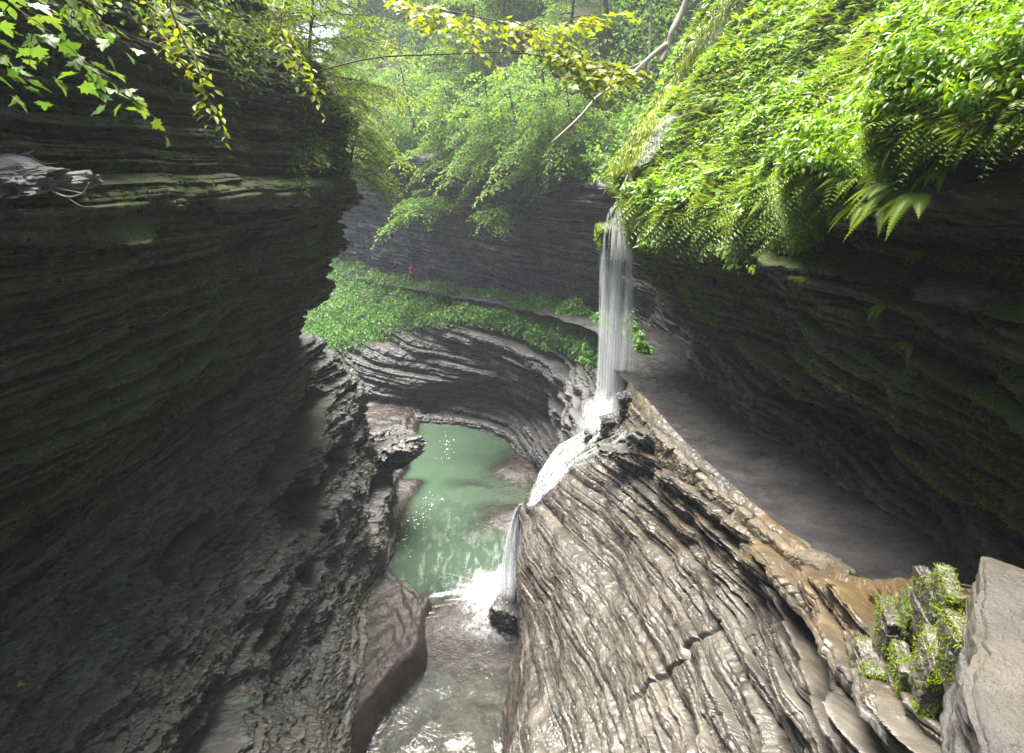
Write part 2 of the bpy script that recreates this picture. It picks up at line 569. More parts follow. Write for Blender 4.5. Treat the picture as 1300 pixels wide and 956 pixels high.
# right wall and, round the corner, the far wall: lip (x, y, z), horizontal direction into the rock, height of the path at its foot
RL = [(3.9, -16, .9, 1, 0, -3.2), (3.8, -5, .8, 1, 0, -3.6), (3.75, 1, .6, 1, 0, -4.3), (3.8, 4, .42, 1, 0, -4.8), (3.95, 5.6, .12, 1, 0, -5.0), (4.15, 8, -.55, 1, 0, -5.4),
      (4.1, 10.5, -.95, 1, 0, -5.8), (3.85, 13, -1.25, 1, 0, -5.95), (3.45, 15.3, -.9, 1, .1, -6), (3.05, 16.9, -.5, .9, .4, -6.1), (3.7, 18.2, -.4, .95, -.3, -6.15), (4.7, 19.8, -.5, 1, -.1, -6.2), (4.9, 23.5, -.7, 1, .1, -6.7),
      (4.2, 28, -.9, .85, .5, -7.5), (1.2, 33.5, -.6, .62, .78, -8.1), (-2.5, 38, -.3, .64, .77, -8.6), (-6.5, 43, .1, .66, .75, -9.0), (-11, 48, .5, .66, .75, -9.3), (-18, 56, 1, .66, .75, -9.8), (-30, 69, 1.5, .66, .75, -10.2)]
ro = [(22, 30), (13, 15), (7, 7.2), (3.0, 3.0), (.9, .85), (0, 0), (.05, -.45), (.55, -.9), (1.10, -2.3), (1.75, -3.6)]
bo = [(30, 44), (15, 17), (7, 6.2), (3.0, 2.2), (.9, .5), (0, 0), (.0, -.45), (.45, -.8), (.55, -2.6), (.8, -5.2)]
RC = []
for i, (x, y, z, nx, ny, zp) in enumerate(RL):
    far = 1.0 if i >= 13 else (.5 if i == 12 else 0.)
    n = np.array([nx, ny]); n = n / np.linalg.norm(n)
    col = []
    for (a, za), (b, zb) in zip(ro, bo):
        o_, z_ = a * (1 - far) + b * far, za * (1 - far) + zb * far
        col.append((x + n[0] * o_, y + n[1] * o_, z + z_))
    if i == 12:
        col = [(x + o_, y + .25 * o_, z + z_) for o_, z_ in [(20, 34), (12, 18), (5, 9), (1.2, 4.0), (.35, 1.0), (0, 0), (.05, -.45), (.5, -.9), (.9, -2.4), (1.3, -4.2)]]
    if i == 13:
        col = [(x + n[0] * o_, y + n[1] * o_, z + z_) for o_, z_ in [(38, 40), (22, 16), (13, 6), (6, 2.2), (2, .5), (0, 0), (.05, -.45), (.45, -.8), (.6, -2.4), (.9, -4.8)]]
    o1, o2 = (2.15, 1.95) if far < .5 else (1.3, 1.15)
    if 9 <= i <= 10: o1, o2 = 3.2, 3.2
    col.append((x + n[0] * o1, y + n[1] * o1, zp + 1.0))
    col.append((x + n[0] * o2, y + n[1] * o2, zp - .1))
    col.append((x + n[0] * o2, y + n[1] * o2, zp - 1.2))
    RC.append(col)
RC = np.array(RC, float)
def rmoss(u, v, P):
    z, y = P[..., 2], P[..., 1]
    near = 1 - sstep(24, 30, y)
    return near * sstep(-4.6, -3., z) + (1 - near) * (.12 + .5 * sstep(-3.5, -1.5, z) + .0 * y)
def ramp(u, v, P):
    return 1 - .8 * sstep(4.9, 4.3, v)[None, :]
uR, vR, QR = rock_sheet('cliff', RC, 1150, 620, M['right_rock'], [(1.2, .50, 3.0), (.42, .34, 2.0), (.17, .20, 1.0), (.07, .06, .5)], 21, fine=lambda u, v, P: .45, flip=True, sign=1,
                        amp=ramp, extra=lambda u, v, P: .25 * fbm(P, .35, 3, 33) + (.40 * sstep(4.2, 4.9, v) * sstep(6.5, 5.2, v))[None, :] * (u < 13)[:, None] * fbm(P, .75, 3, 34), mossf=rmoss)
# the far part of that sheet is greyer shale
me = bpy.data.objects['cliff.001'].data
me.materials.append(M['back_rock'])
ui = np.searchsorted(uR, 12.3)
mi = np.zeros((len(uR) - 1, len(vR) - 1), np.int32)
mi[ui:, :] = 1
me.materials.append(M['soil'])
mi[:, :int(np.searchsorted(vR, 4.9))] = 2
mi[ui:, int(np.searchsorted(vR, 3.9)):] = 1
me.polygons.foreach_set('material_index', mi.ravel())

# the path: wet stone, under the overhang, behind the falls, along the far wall
PC = np.array([(-34, 72, -10.2), (-19, 57.2, -9.8), (-12, 49, -9.4), (-8.2, 44.6, -9.05), (-4.3, 40.2, -8.75), (-.8, 36.3, -8.4), (2.6, 31.2, -7.9), (4.1, 27, -7.3), (4.75, 23.5, -6.7), (4.85, 20, -6.2), (4.55, 16.5, -6.05),
               (4.5, 14, -6.0), (4.75, 11, -5.85), (5.05, 8, -5.45), (5.3, 6.2, -5.1), (5.9, 3, -4.5), (6.2, -5, -3.7), (6.2, -16, -3.2)], float)
u = np.linspace(0, len(PC) - 1, 700)
Pc = basis(u, len(PC), .2) @ PC
T = unit(np.gradient(Pc, axis=0)); S = np.stack([T[:, 1], -T[:, 0], 0 * u], -1); S = unit(S)
S = np.where((S[:, :1] * 0 + 1) > 0, S, S)
wv = np.linspace(-1, 1, 60)
hw = np.where(wv[None] < 0, 1.45, 1.45 - .5 * (1 - sstep(14, 17, Pc[:, 1]))[:, None])
Pp = Pc[:, None] + S[:, None] * (wv[None] * hw)[..., None]
Pp[..., 2] += .05 * fbm(Pp, 1.1, 4, 5) + .05 * vn2(Pp[..., 0] * .9, Pp[..., 1] * .9, np.zeros(Pp.shape[:2]), 6)
tag(mk('path', Pp, gridfaces(700, 60), M['path']), kind='structure')
print('path side', S[350], Pc[350])

# bank under the far path: herbs above, carved shale bowl below, down to the pool
def cols(*cs):
    return np.array([[V(*p) for p in c] for c in cs])
DC = cols(
    [(300, 330, 70), (305, 360, 62), (310, 455, 48), (315, 480, 46), (320, 505, 45), (330, 528, 42), (340, 545, 40), (340, 575, 39)],
    [(430, 338, 57), (430, 345, 53), (432, 437, 41), (440, 466, 38.5), (452, 496, 36.8), (460, 514, 36.6), (470, 530, 34.4), (470, 560, 34)],
    [(500, 356, 47), (500, 364, 45), (500, 414, 40.5), (500, 452, 37), (503, 492, 35.6), (508, 513, 36), (515, 530, 34), (515, 560, 33.6)],
    [(560, 366, 43), (560, 373, 41.5), (562, 404, 37.4), (570, 440, 35.3), (580, 478, 34.2), (588, 506, 34.8), (590, 536, 33.2), (590, 565, 32.7)],
    [(620, 371, 39.8), (620, 379, 38.2), (612, 407, 34.3), (625, 442, 33), (640, 480, 32), (645, 512, 32.8), (640, 547, 31.6), (640, 575, 31.2)],
    [(680, 382, 35.8), (680, 389, 34.2), (680, 428, 30.4), (687, 460, 29.6), (693, 497, 28.4), (690, 532, 29.2), (675, 575, 28.4), (672, 605, 28)],
    [(720, 392, 32.2), (720, 399, 31), (722, 444, 27.3), (722, 480, 26.6), (716, 520, 25.6), (708, 555, 25.2), (697, 610, 25.2), (694, 640, 25)],
    [(752, 402, 29), (752, 409, 28), (750, 450, 25), (744, 490, 22.6), (737, 530, 21.6), (722, 580, 21), (703, 652, 21.8), (700, 690, 21.6)],
    [(788, 418, 24.5), (786, 426, 23), (786, 460, 20.5), (778, 500, 19.4), (762, 555, 18.8), (742, 620, 18.8), (705, 700, 19.6), (700, 740, 19.6)],
    [(815, 435, 20), (812, 445, 19.2), (815, 480, 18), (810, 530, 17.5), (800, 600, 17.5), (790, 660, 17.5), (760, 760, 18), (760, 800, 18)])
def damp_(u, v, P):
    vv = np.clip(v, 0, 7)[None, :]
    return (.35 + 1.0 * sstep(1.7, 2.4, vv)) * (1 - .55 * sstep(5.3, 6.2, vv)) + 0 * P[..., 0]
uD, vD, QD = rock_sheet('riverbank', DC, 620, 520, M['back_rock'], [(1.1, .9, 6), (.42, .42, 3.5), (.2, .14, 1.4)], 51, flip=True, sign=-1, amp=damp_, zk=.3, rough=.08,
                        mossf=lambda u, v, P: .15 + .55 * (1 - sstep(2.0, 3.0, v))[None, :] + 0 * P[..., 0])

# rock spur between the path and the channel, with the cascade running down its far edge
CC = cols(
    [(805, 470, 17.6), (800, 500, 17.2), (775, 530, 17.4), (745, 550, 17.6), (718, 562, 17.6), (700, 590, 17.6), (688, 615, 17.6), (680, 650, 17.8), (668, 720, 18.4), (662, 775, 18.6)],
    [(800, 485, 15.0), (794, 503, 14.9), (776, 542, 15.8), (745, 560, 16.0), (715, 572, 16.2), (690, 600, 16.3), (673, 627, 16.5), (663, 652, 16.6), (656, 720, 17.3), (650, 775, 17.6)],
    [(820, 505, 13.2), (814, 526, 12.9), (790, 566, 13.6), (760, 590, 14), (730, 608, 14.3), (704, 632, 14.5), (683, 657, 14.8), (664, 687, 15.2), (660, 740, 15.8), (655, 800, 16.6)],
    [(866, 556, 11.1), (860, 569, 10.9), (830, 602, 11.6), (795, 627, 12.2), (760, 652, 12.6), (722, 678, 12.9), (688, 702, 13.3), (658, 728, 13.8), (664, 772, 14.8), (655, 830, 15.8)],
    [(955, 638, 8.3), (950, 651, 8.1), (910, 682, 8.6), (865, 707, 9.2), (815, 732, 9.9), (760, 752, 10.6), (704, 770, 11.4), (664, 788, 12.2), (672, 815, 13.2), (650, 870, 14.4)],
    [(1035, 702, 6.7), (1030, 714, 6.5), (985, 746, 6.7), (930, 776, 7.1), (870, 806, 7.7), (806, 832, 8.5), (728, 850, 9.5), (664, 862, 10.4), (664, 890, 12), (640, 920, 13.6)],
    [(1068, 726, 5.8), (1062, 737, 5.7), (1034, 790, 5.5), (984, 842, 5.6), (914, 882, 6.1), (834, 917, 6.9), (742, 946, 7.9), (652, 962, 8.6), (645, 1000, 10.5), (630, 1010, 12.5)],
    [(1115, 734, 5.3), (1110, 744, 5.2), (1100, 850, 4.3), (1060, 920, 4.2), (980, 990, 4.5), (860, 1050, 5.2), (740, 1090, 6), (640, 1110, 6.5), (620, 1140, 8.5), (600, 1150, 10.5)],
    [(1170, 734, 5.0), (1165, 744, 4.9), (1195, 880, 3.5), (1180, 1000, 3.1), (1100, 1150, 3.0), (900, 1300, 3.3), (740, 1350, 3.6), (620, 1400, 4), (600, 1450, 6), (580, 1500, 7)],
    [(1330, 760, 4.5), (1330, 775, 4.4), (1400, 920, 3.0), (1450, 1080, 2.4), (1400, 1300, 2.1), (1200, 1600, 2.0), (900, 1800, 2.2), (620, 1900, 2.6), (560, 2000, 3.6), (540, 2050, 4.5)])
def camp(u, v, P):
    vv, uu = v[None, :], u[:, None]
    up = 1 - sstep(2.2, 4.2, vv)
    near = sstep(5.2, 6.4, uu)
    lo = .08 + 1.15 * np.maximum(up, .5 * near)
    lo = lo * sstep(.95, 1.25, vv) * sstep(.6, 1.6, uu) + .06
    return lo * (1 - .3 * sstep(7.2, 8, vv))
def cex(u, v, P):
    # broad treads and long grooves that follow the beds down the lower face, and one open crack
    g = bedding(P, [(1.15, 1.1, 6.0), (.36, .22, 4.0)], 88, (-.04, .2))
    vv = v[None, :]
    low = sstep(2.6, 4.2, vv) * (1 - sstep(7.3, 8.5, vv))
    x, y, z = proj(P)
    xc = np.interp(y, [786, 800, 822, 836, 852, 868, 900], [908, 896, 872, 868, 846, 830, 800])
    crack = np.exp(-((x - xc) / 3.5) ** 2) * sstep(784, 790, y) * (1 - sstep(885, 900, y)) * (vv < 5.5)
    return .21 * g * low + .16 * fbm(P * np.array([1, .5, 1.3]), .7, 3, 66) * sstep(1.5, 3, vv) - .16 * crack
uC, vC, QC = rock_sheet('rock_spur', CC, 1000, 760, M['mid_rock'], [(.52, .26, 2.2), (.20, .34, 1.3), (.075, .06, .5)], 61, fine=lambda u, v, P: .5, flip=False, sign=-1, amp=camp, extra=cex, warmf=lambda u, v, P: (1 - .9 * sstep(1.2, 3.4, v))[None, :] + 0 * P[..., 0], zk=.6, rough=.045, dip=(-.04, .2))

# stream bed: pool floor, sand bars, the lip of the pool, the shelf at the foot of the left slope, the lower channel
def gauss(x, y, cx, cy, sx, sy, rot=0):
    c, s = math.cos(rot), math.sin(rot)
    a, b = (x - cx) * c + (y - cy) * s, -(x - cx) * s + (y - cy) * c
    return np.exp(-((a / sx) ** 4 + (b / sy) ** 4) ** .5)
def bed(x, y):
    z0 = np.zeros_like(x)
    n = .10 * vn2(x * .8, y * .8, z0, 3) + .05 * vn2(x * 2.1, y * 2.1, z0, 4)
    pool = -17.3 + n
    down = -16.85 + n * .6
    k = sstep(17.6, 18.6, y)
    z = down * (1 - k) + pool * k
    lip = gauss(x + .3 * vn2(x, y, z0, 14), y, -1.5, 17.2, 3.0, 1.75)
    z = np.maximum(z, -17.2 + 1.32 * lip ** .6 + n * .35)
    # foot shelf on the left, rounded terraces
    xs = np.interp(y, [4, 10, 12, 14.1, 15.3, 16.6, 17.6, 18.4, 19.2, 20], [-6, -5., -4.4, -3.7, -3.0, -2.75, -2.95, -3.5, -4.4, -5.5]) + .25 * vn2(y * .9, y * 0, z0, 8)
    sh = sstep(.35, -.5, x - xs)
    tq = (xs - x) * 2.2 + .5 * vn2(x * 1.1, y * .7, z0, 13)
    ter = -15.76 + .10 * tq + .085 * (np.floor(tq) + sstep(.6, 1, tq - np.floor(tq)) - tq) + .10 * vn2(x * 1.3, y * 1.3, z0, 15) + .05 * vn2((x + .5 * y) * 6, y * 1.1, z0, 16)
    z = np.maximum(z, -17.2 * (1 - sh) + np.minimum(ter, -15.5) * sh + n * .8)
    xw, yw = x + .45 * vn2(x * .9, y * .9, z0, 11), y + .4 * vn2(x * .9 + 7, y * .9, z0, 12)
    # bars of bare rock at the water line
    z = np.maximum(z, -17.3 + 1.46 * gauss(xw, yw, 1.3, 28.0, 3.6, 3.2, .4) ** .55 + n * .35)
    z = np.maximum(z, -17.3 + 1.48 * gauss(xw, yw, .5, 23.2, 3.1, 1.7, .1) ** .55 + n * .35)
    z = np.maximum(z, -17.3 + 1.16 * gauss(x, y, -1.8, 26.2, 3.0, 1.0, -.1) + n * .3)
    edge = np.interp(y, [19, 20, 22, 24.5, 26.4, 27.6, 30], [-5.6, -5.4, -5.1, -5.0, -4.5, -4.6, -7.5])
    z = np.maximum(z, -17.3 + 1.50 * sstep(1.1, -.6, x - edge) * sstep(19, 20.5, y) * (1 - sstep(26.2, 27.6, y)))
    z = np.maximum(z, -17.3 + 1.45 * sstep(33.0, 34.8, y + .22 * x + .9))
    return z
gx, gy = np.linspace(-16, 7, 460), np.concatenate([np.linspace(-14, 8, 40)[:-1], np.linspace(8, 38, 640)])
X, Y = np.meshgrid(gx, gy, indexing='ij')
B = np.stack([X, Y, bed(X, Y)], -1)
B[..., 2] += .022 * fbm(B, 4, 4, 9, .6)
tag(mk('stream_bed', B, gridfaces(*X.shape), M['bed_rock']), kind='structure')

# water: murky green, clear where it is shallow, streaked with foam
def watermat():
    t = NT('green_water')
    dp = t.attr('depth')
    fo = t.attr('foam')
    n = t.noise(1.1, 5, .6)
    col = t.mix(t.mr(n, .3, .7), (.040, .066, .042), (.050, .080, .053))
    st = t.noise(2.3, 8, .72, (1.2, .45, 1), .6)
    fm = t.math('MULTIPLY', fo, t.mr(st, .50, .72))
    fm = t.math('ADD', fm, t.math('MULTIPLY', t.mr(fo, .55, 1.0), t.mr(st, .3, .6)), True)
    body = t.bsdf(t.mix(fm, col, (.78, .80, .80)), t.math('ADD', t.math('MULTIPLY', fm, .5), .07), .5)
    body.inputs['IOR'].default_value = 1.33
    h1 = t.noise(2.2, 3, .5, (1, .7, 1))
    h2 = t.noise(9, 3, .5)
    nr = t.bump(h2, .12, .03, t.bump(h1, .25, .08))
    t.l(nr, body.inputs['Normal'])
    tr = t.n('ShaderNodeBsdfTransparent')
    tr.inputs[0].default_value = (.86, .9, .82, 1)
    gl = t.n('ShaderNodeBsdfGlossy')
    gl.inputs['Roughness'].default_value = .06
    t.l(nr, gl.inputs['Normal'])
    fr = t.n('ShaderNodeFresnel')
    fr.inputs['IOR'].default_value = 1.33
    m1 = t.n('ShaderNodeMixShader')
    t.l(fr.outputs[0], m1.inputs[0]); t.l(tr.outputs[0], m1.inputs[1]); t.l(gl.outputs[0], m1.inputs[2])
    m2 = t.n('ShaderNodeMixShader')
    op = t.math('MAXIMUM', dp, t.math('MULTIPLY', fm, .9))
    t.l(op, m2.inputs[0]); t.l(m1.outputs[0], m2.inputs[1]); t.l(body.outputs[0], m2.inputs[2])
    return t.done(m2.outputs[0])
M['water'] = watermat()
SPL = V(630, 752, 18.3)               # where the cascade lands in the pool
gx, gy = np.linspace(-14, 6, 330), np.concatenate([np.linspace(-14, 9, 40)[:-1], np.linspace(9, 37.5, 560)])
X, Y = np.meshgrid(gx, gy, indexing='ij')
k = sstep(16.5, 17.3, Y)
Z = -16.55 * (1 - k) + -16.0 * k
bz = bed(X, Y)
over = (1 - sstep(18.6, 18.9, Y)) * sstep(16.0, 16.9, Y) * gauss(X, Y, -1.3, 17.6, 2.2, 1.3)
Z = np.maximum(Z, np.where(over > .6, np.minimum(bz + .012, -15.9), -99)) if False else Z
Z = Z + .012 * vn2(X * 2.3, Y * 1.7, X * 0, 2)
dep = np.maximum(Z - bz, 0)
op = 1 - np.exp(-dep * 3.0)
op = np.where(Y < 17.2, 1 - np.exp(-dep * .2), op)
dd = np.hypot(X - SPL[0], Y - SPL[1])
foam = 1.15 * np.exp(-(dd / 1.0) ** 2) + .30 * np.exp(-(dd / 4.2) ** 2) * sstep(16.8, 17.6, Y) + .05 * (Y < 25) + .9 * np.exp(-((Y - 18.38 + .10 * (X + 1.5) ** 2) / .13) ** 2) * sstep(-3.6, -2.9, X) * (1 - sstep(.2, .6, X)) + .04 * (Y < 17.0)
tag(mk('water', np.stack([X, Y, Z], -1), gridfaces(*X.shape), M['water'], attrs={'depth': op, 'foam': foam}), kind='structure')
# ------------------------------------------------------------------ falling water
def silk(name, streak=(22, 22, .35), lo=.42, hi=.72, amax=.9, attr=None):
    t = NT(name)
    n = t.noise(1.0, 4, .6, streak)
    a = t.mr(n, lo, hi, 0, amax)
    if attr:
        a = t.math('MULTIPLY', a, t.attr(attr), True)
    d = t.bsdf((.93, .94, .96), .35, .5)
    tl = t.n('ShaderNodeBsdfTranslucent'); tl.inputs[0].default_value = (.95, .96, .98, 1)
    m1 = t.n('ShaderNodeMixShader'); m1.inputs[0].default_value = .45
    t.l(d.outputs[0], m1.inputs[1]); t.l(tl.outputs[0], m1.inputs[2])
    tr = t.n('ShaderNodeBsdfTransparent')
    m2 = t.n('ShaderNodeMixShader')
    t.l(a, m2.inputs[0]); t.l(tr.outputs[0], m2.inputs[1]); t.l(m1.outputs[0], m2.inputs[2])
    return t.done(m2.outputs[0])
M['silk'] = silk('white_falling_water', (18, 18, .22), .40, .72, .5)
M['veil'] = silk('thin_water_veil', (20, 20, .13), .36, .70, .8, 'dens')
M['froth'] = silk('white_froth', (6, 6, 3), .36, .74, .65, 'dens')

wf = root('waterfall', V(782, 540, 16.9))
tag(wf, 'tall thin white waterfall dropping from the mossy lip past the path', 'waterfall')
# upper steps: water sliding over the mossy nose, then free threads down to the ledge
def ribbon(mb, pts, w, bulge=.03, dens=None, seg=4):
    pts = np.asarray(pts, float)
    t = unit(np.gradient(pts, axis=0))
    side = unit(np.cross(t, np.array([0, 1., .15])))
    nrm = np.cross(side, t)
    w = np.broadcast_to(np.asarray(w, float), (len(pts),))
    s = np.linspace(-1, 1, seg + 1)
    v = pts[:, None] + side[:, None] * (s[None, :, None] * w[:, None, None] / 2) - nrm[:, None] * (bulge * (1 - s ** 2))[None, :, None]
    mb.add(v.reshape(-1, 3), gridfaces(len(pts), seg + 1))
    return v.shape[0] * v.shape[1]
thr = MB()
for i in range(120):
    f = rng.random() ** .9
    px0 = 764 + 38 * f + rng.normal() * 1.2
    cl = rng.choice([0, 1, 2, 3])
    if rng.random() < .82: px0 = [767, 781, 787, 799][cl] + rng.normal() * 1.8
    Y0 = 16.55 + .35 * rng.random()
    top = V(px0, 288 + 26 * abs(px0 - 786) / 20 + rng.normal() * 5, Y0)
    zb = V(780, 536, 16.9)[2] if px0 > 778 else V(770, 500 + rng.random() * 30, 17.)[2]
    n = 9
    z = np.linspace(top[2], zb, n)
    P = np.stack([top[0] + (np.arange(n) / n) ** 1.5 * rng.normal() * .02 + rng.normal(size=n) * .003, top[1] - .25 * (np.arange(n) / (n - 1)) ** .6 + 0 * z, z], -1)
    thr.tube(P, np.interp(np.linspace(0, 1, n), [0, .1, .6, 1], [.004, .008, .011, .02]) * rng.uniform(.4, 1.5), 5, False)
thr.build('thread', M['silk'], wf)
for (xa, xb, ya, yb, dx, k) in ((760, 772, 312, 500, -1.5, 1), (764, 781, 306, 515, -4, 2), (774, 792, 290, 540, -5, 3), (780, 790, 290, 532, -2, 4), (796, 803, 288, 540, -3, 5), (768, 800, 300, 530, -3, 6)):
    m, n = 60, 40
    g = np.zeros((m, n, 3)); dn = np.zeros((m, n))
    tt = np.linspace(0, 1, m)
    for j in range(n):
        s_ = j / (n - 1)
        a = V(xa + (xb - xa) * s_, ya, 16.85 - .06 * k)
        b_ = V(xa + (xb - xa) * s_ + dx * (1.3 - s_), yb, 16.9)
        g[:, j, 0] = a[0] + (b_[0] - a[0]) * tt + .012 * np.sin(j * 1.9 + k) + (s_ - .5) * .10 * tt
        g[:, j, 1] = a[1] - .3 * tt ** .6 + .03 * math.sin(j * 1.1 + k)
        g[:, j, 2] = a[2] + (b_[2] - a[2]) * tt
        dn[:, j] = (1 - abs(s_ * 2 - 1) ** 2.5) * np.interp(tt, [0, .12, .7, 1], [0, .9, 1., 1.15]) * (.3 if k == 6 else 1) * (np.interp(tt, [0, .6, .95], [1, 1, 0]) if k >= 5 else 1)
    mk('curtain', g, gridfaces(m, n), M['veil'], wf, attrs={'dens': dn})
# water sheeting off the stones at its foot towards the lower left
for k in range(5):
    m, n = 40, 30
    top = [(797 - 4 * k, 470 + 9 * k), (760 - 3 * k, 478 + 8 * k)]
    g = np.zeros((m, n, 3)); dn = np.zeros((m, n)); tt = np.linspace(0, 1, m)
    for j in range(n):
        s_ = j / (n - 1)
        a = V(788 - 26 * s_ - 3 * k, 488 + 5 * k + 4 * s_, 16.75 - .05 * k)
        b_ = pick(QC, 776 - 52 * s_ - 2 * k, 546 + 6 * s_, 10)[0] + np.array([0, -.12, .10 + .05 * k])
        h = tt ** (1.2 + .3 * k)
        g[:, j, 0] = a[0] + (b_[0] - a[0]) * tt ** .8
        g[:, j, 1] = a[1] + (b_[1] - a[1]) * tt
        g[:, j, 2] = a[2] + (b_[2] - a[2]) * h
        dn[:, j] = (1 - abs(s_ * 2 - 1) ** 2.5) * np.interp(tt, [0, .2, .8, 1], [0, .7, 1., .6])
    mk('fan', g, gridfaces(m, n), M['veil'], wf, attrs={'dens': dn})
# water sliding over the upper steps of the nose
up = MB()
for i in range(46):
    a = rng.uniform(-1, 1)
    x0 = 800 + 9 * a + rng.normal() * 1.5
    pts = [V(x0 + 6, 222, 16.7), V(x0, 236, 16.35), V(x0 - 2 - 3 * rng.random(), 254, 16.3), V(x0 - 9 + 8 * a, 268, 16.4), V(786 + 17 * a, 283, 16.3), V(785 + 19 * a, 300, 16.3), V(784 + 19 * a, 330, 16.35)]
    pts = np.array(pts) + rng.normal(size=(7, 3)) * .015
    u = np.linspace(0, 6, 20)
    P = basis(u, 7, .1) @ pts
    up.tube(P, .012 + .016 * rng.random(), 5, False)
up.build('upper_slide', M['silk'], wf)

# cascade over the ledge and down the edge of the spur into the pool
ca = root('cascade', V(655, 760, 17.6))
tag(ca, 'white cascade spilling down the green edge of the rock spur into the pool', 'cascade')
def flow(names, centre, width, nst, mat, lift=.05):
    mb = MB()
    c = np.array(centre, float)
    for i in range(nst):
        o = rng.normal() * .5
        pts = []
        for (px, py), w in zip(c, width):
            q, _ = pick(QC, px + o * w, py + .35 * o * w, 8)
            pts.append(q + np.array([-.3, -.75, .6]) * lift * (1 + .5 * rng.random()))
        u = np.linspace(0, len(pts) - 1, len(pts) * 4)
        P = basis(u, len(pts), .2) @ np.array(pts)
        P += .01 * rng.normal(size=P.shape)
        mb.tube(P, .006 + .011 * rng.random(), 5, False)
    mb.build(names, mat, ca)
flow('strand', [(760, 536), (745, 548), (728, 560), (714, 575), (706, 590), (696, 605), (684, 620), (672, 633), (664, 645)], [40, 40, 32, 18, 10, 6, 4, 3, 3], 90, M['silk'])
flow('strand', [(742, 505), (732, 530), (722, 550), (712, 566), (700, 580), (688, 596), (678, 615), (670, 630)], [30, 28, 24, 16, 10, 6, 4, 3], 46, M['silk'])
flow('strand', [(722, 540), (704, 560), (690, 580), (680, 600), (672, 622), (666, 640)], [14, 12, 8, 4, 3, 3], 22, M['silk'])
fl = MB()
for i in range(110):
    a = rng.normal()
    p0 = V(664 + 2.2 * a, 640, 16.45)
    p1 = V(660 + 2.4 * a, 662, 16.4)
    tt = np.linspace(0, 1, 12)[:, None]
    end = np.array([SPL[0] + .55 + .26 * a, 17.3 + rng.normal() * .2, -16.0])
    mid = np.array([p1[0] - .06, p1[1] - .1, p1[2]])
    P = (1 - tt) ** 2 * p0 + 2 * tt * (1 - tt) * np.array([end[0] * .6 + mid[0] * .4, mid[1], mid[2]]) + tt ** 2 * end
    fl.tube(P, (.008 + .012 * rng.random()) * (1 + 1.2 * tt[:, 0]), 5, False)
fl.build('free_fall', M['silk'], ca)
# froth thrown up where it lands: many fine arcs of spray and low lumps of white water
sp = MB()
for i in range(700):
    az = rng.uniform(0, 2 * np.pi)
    sp_ = rng.gamma(2.0, .42)
    h = rng.gamma(1.8, .26) * math.exp(-sp_ * .5)
    c0 = np.array([SPL[0] + .35, 17.75, -16.0]) + np.array([rng.normal() * .22, rng.normal() * .22, 0])
    tt = np.linspace(0, 1, 7)
    P = np.stack([c0[0] + math.cos(az) * sp_ * tt, c0[1] + math.sin(az) * sp_ * tt * .8, c0[2] + 4 * h * tt * (1 - tt) + .01], -1)
    sp.tube(P, (.012 + .03 * rng.random()) * np.sin(np.pi * (tt * .8 + .1)), 5, False)
sp.build('spray', M['silk'], ca)
for k in range(3):
    g, nn = 46, 46
    a = np.linspace(0, 2 * np.pi, nn)
    r = np.linspace(0, 1, g)
    A, Rr = np.meshgrid(a, r, indexing='ij')
    px, pyy = np.cos(A) * Rr, np.sin(A) * Rr
    hgt = (.75 - .2 * k) * np.exp(-(Rr * 2.0) ** 2) * (1 + .5 * vn2(px * 4 + 9 * k, pyy * 4, A * 0, 5)) + .06 * vn2(px * 9, pyy * 9, A * 0, 6)
    S_ = 1.55 + .45 * k
    dn = np.clip(1.25 - Rr * 1.2, 0, 1) * sstep(1, .7, Rr)
    G = np.stack([SPL[0] + .25 + px * S_ * 1.05, 17.75 + pyy * S_, -15.99 + .004 * k + np.maximum(hgt, 0)], -1)
    mk('froth', G, gridfaces(nn, g), M['froth'], ca, attrs={'dens': dn})
# little flecks of foam drifting by the left bar
fk = MB()
ang = np.linspace(0, 2 * np.pi, 8)[:-1]
for i in range(110):
    px, py = (rng.uniform(490, 560), 0)
    if i < 80:
        t_ = rng.random(); px, py = 555 - 62 * t_ + rng.normal() * 9, 628 + 72 * t_ + rng.normal() * 9
    else:
        px, py = 566 + rng.normal() * 5, 548 + rng.random() * 40
    c = VZ(px, py, -15.965)
    rr = .012 + .04 * rng.random() ** 4
    ring = np.stack([c[0] + rr * np.cos(ang) * rng.uniform(.8, 1.7, 7), c[1] + rr * np.sin(ang) * rng.uniform(.8, 1.3, 7), np.full(7, -15.975)], -1)
    top = ring * .6 + np.array([c[0], c[1], -15.955]) * .4; top[:, 2] = -15.955
    i7 = np.arange(7)
    fk.add(np.concatenate([ring, top]), np.stack([i7, np.roll(i7, -1), np.roll(i7, -1) + 7, i7 + 7], -1), np.array([list(range(7, 14))]))
M['fleck'] = plainmat('white_foam', (.8, .8, .76), (.7, .7, .66), .6)
o = fk.build('foam_flecks', M['fleck'])
tag(o, kind='stuff')
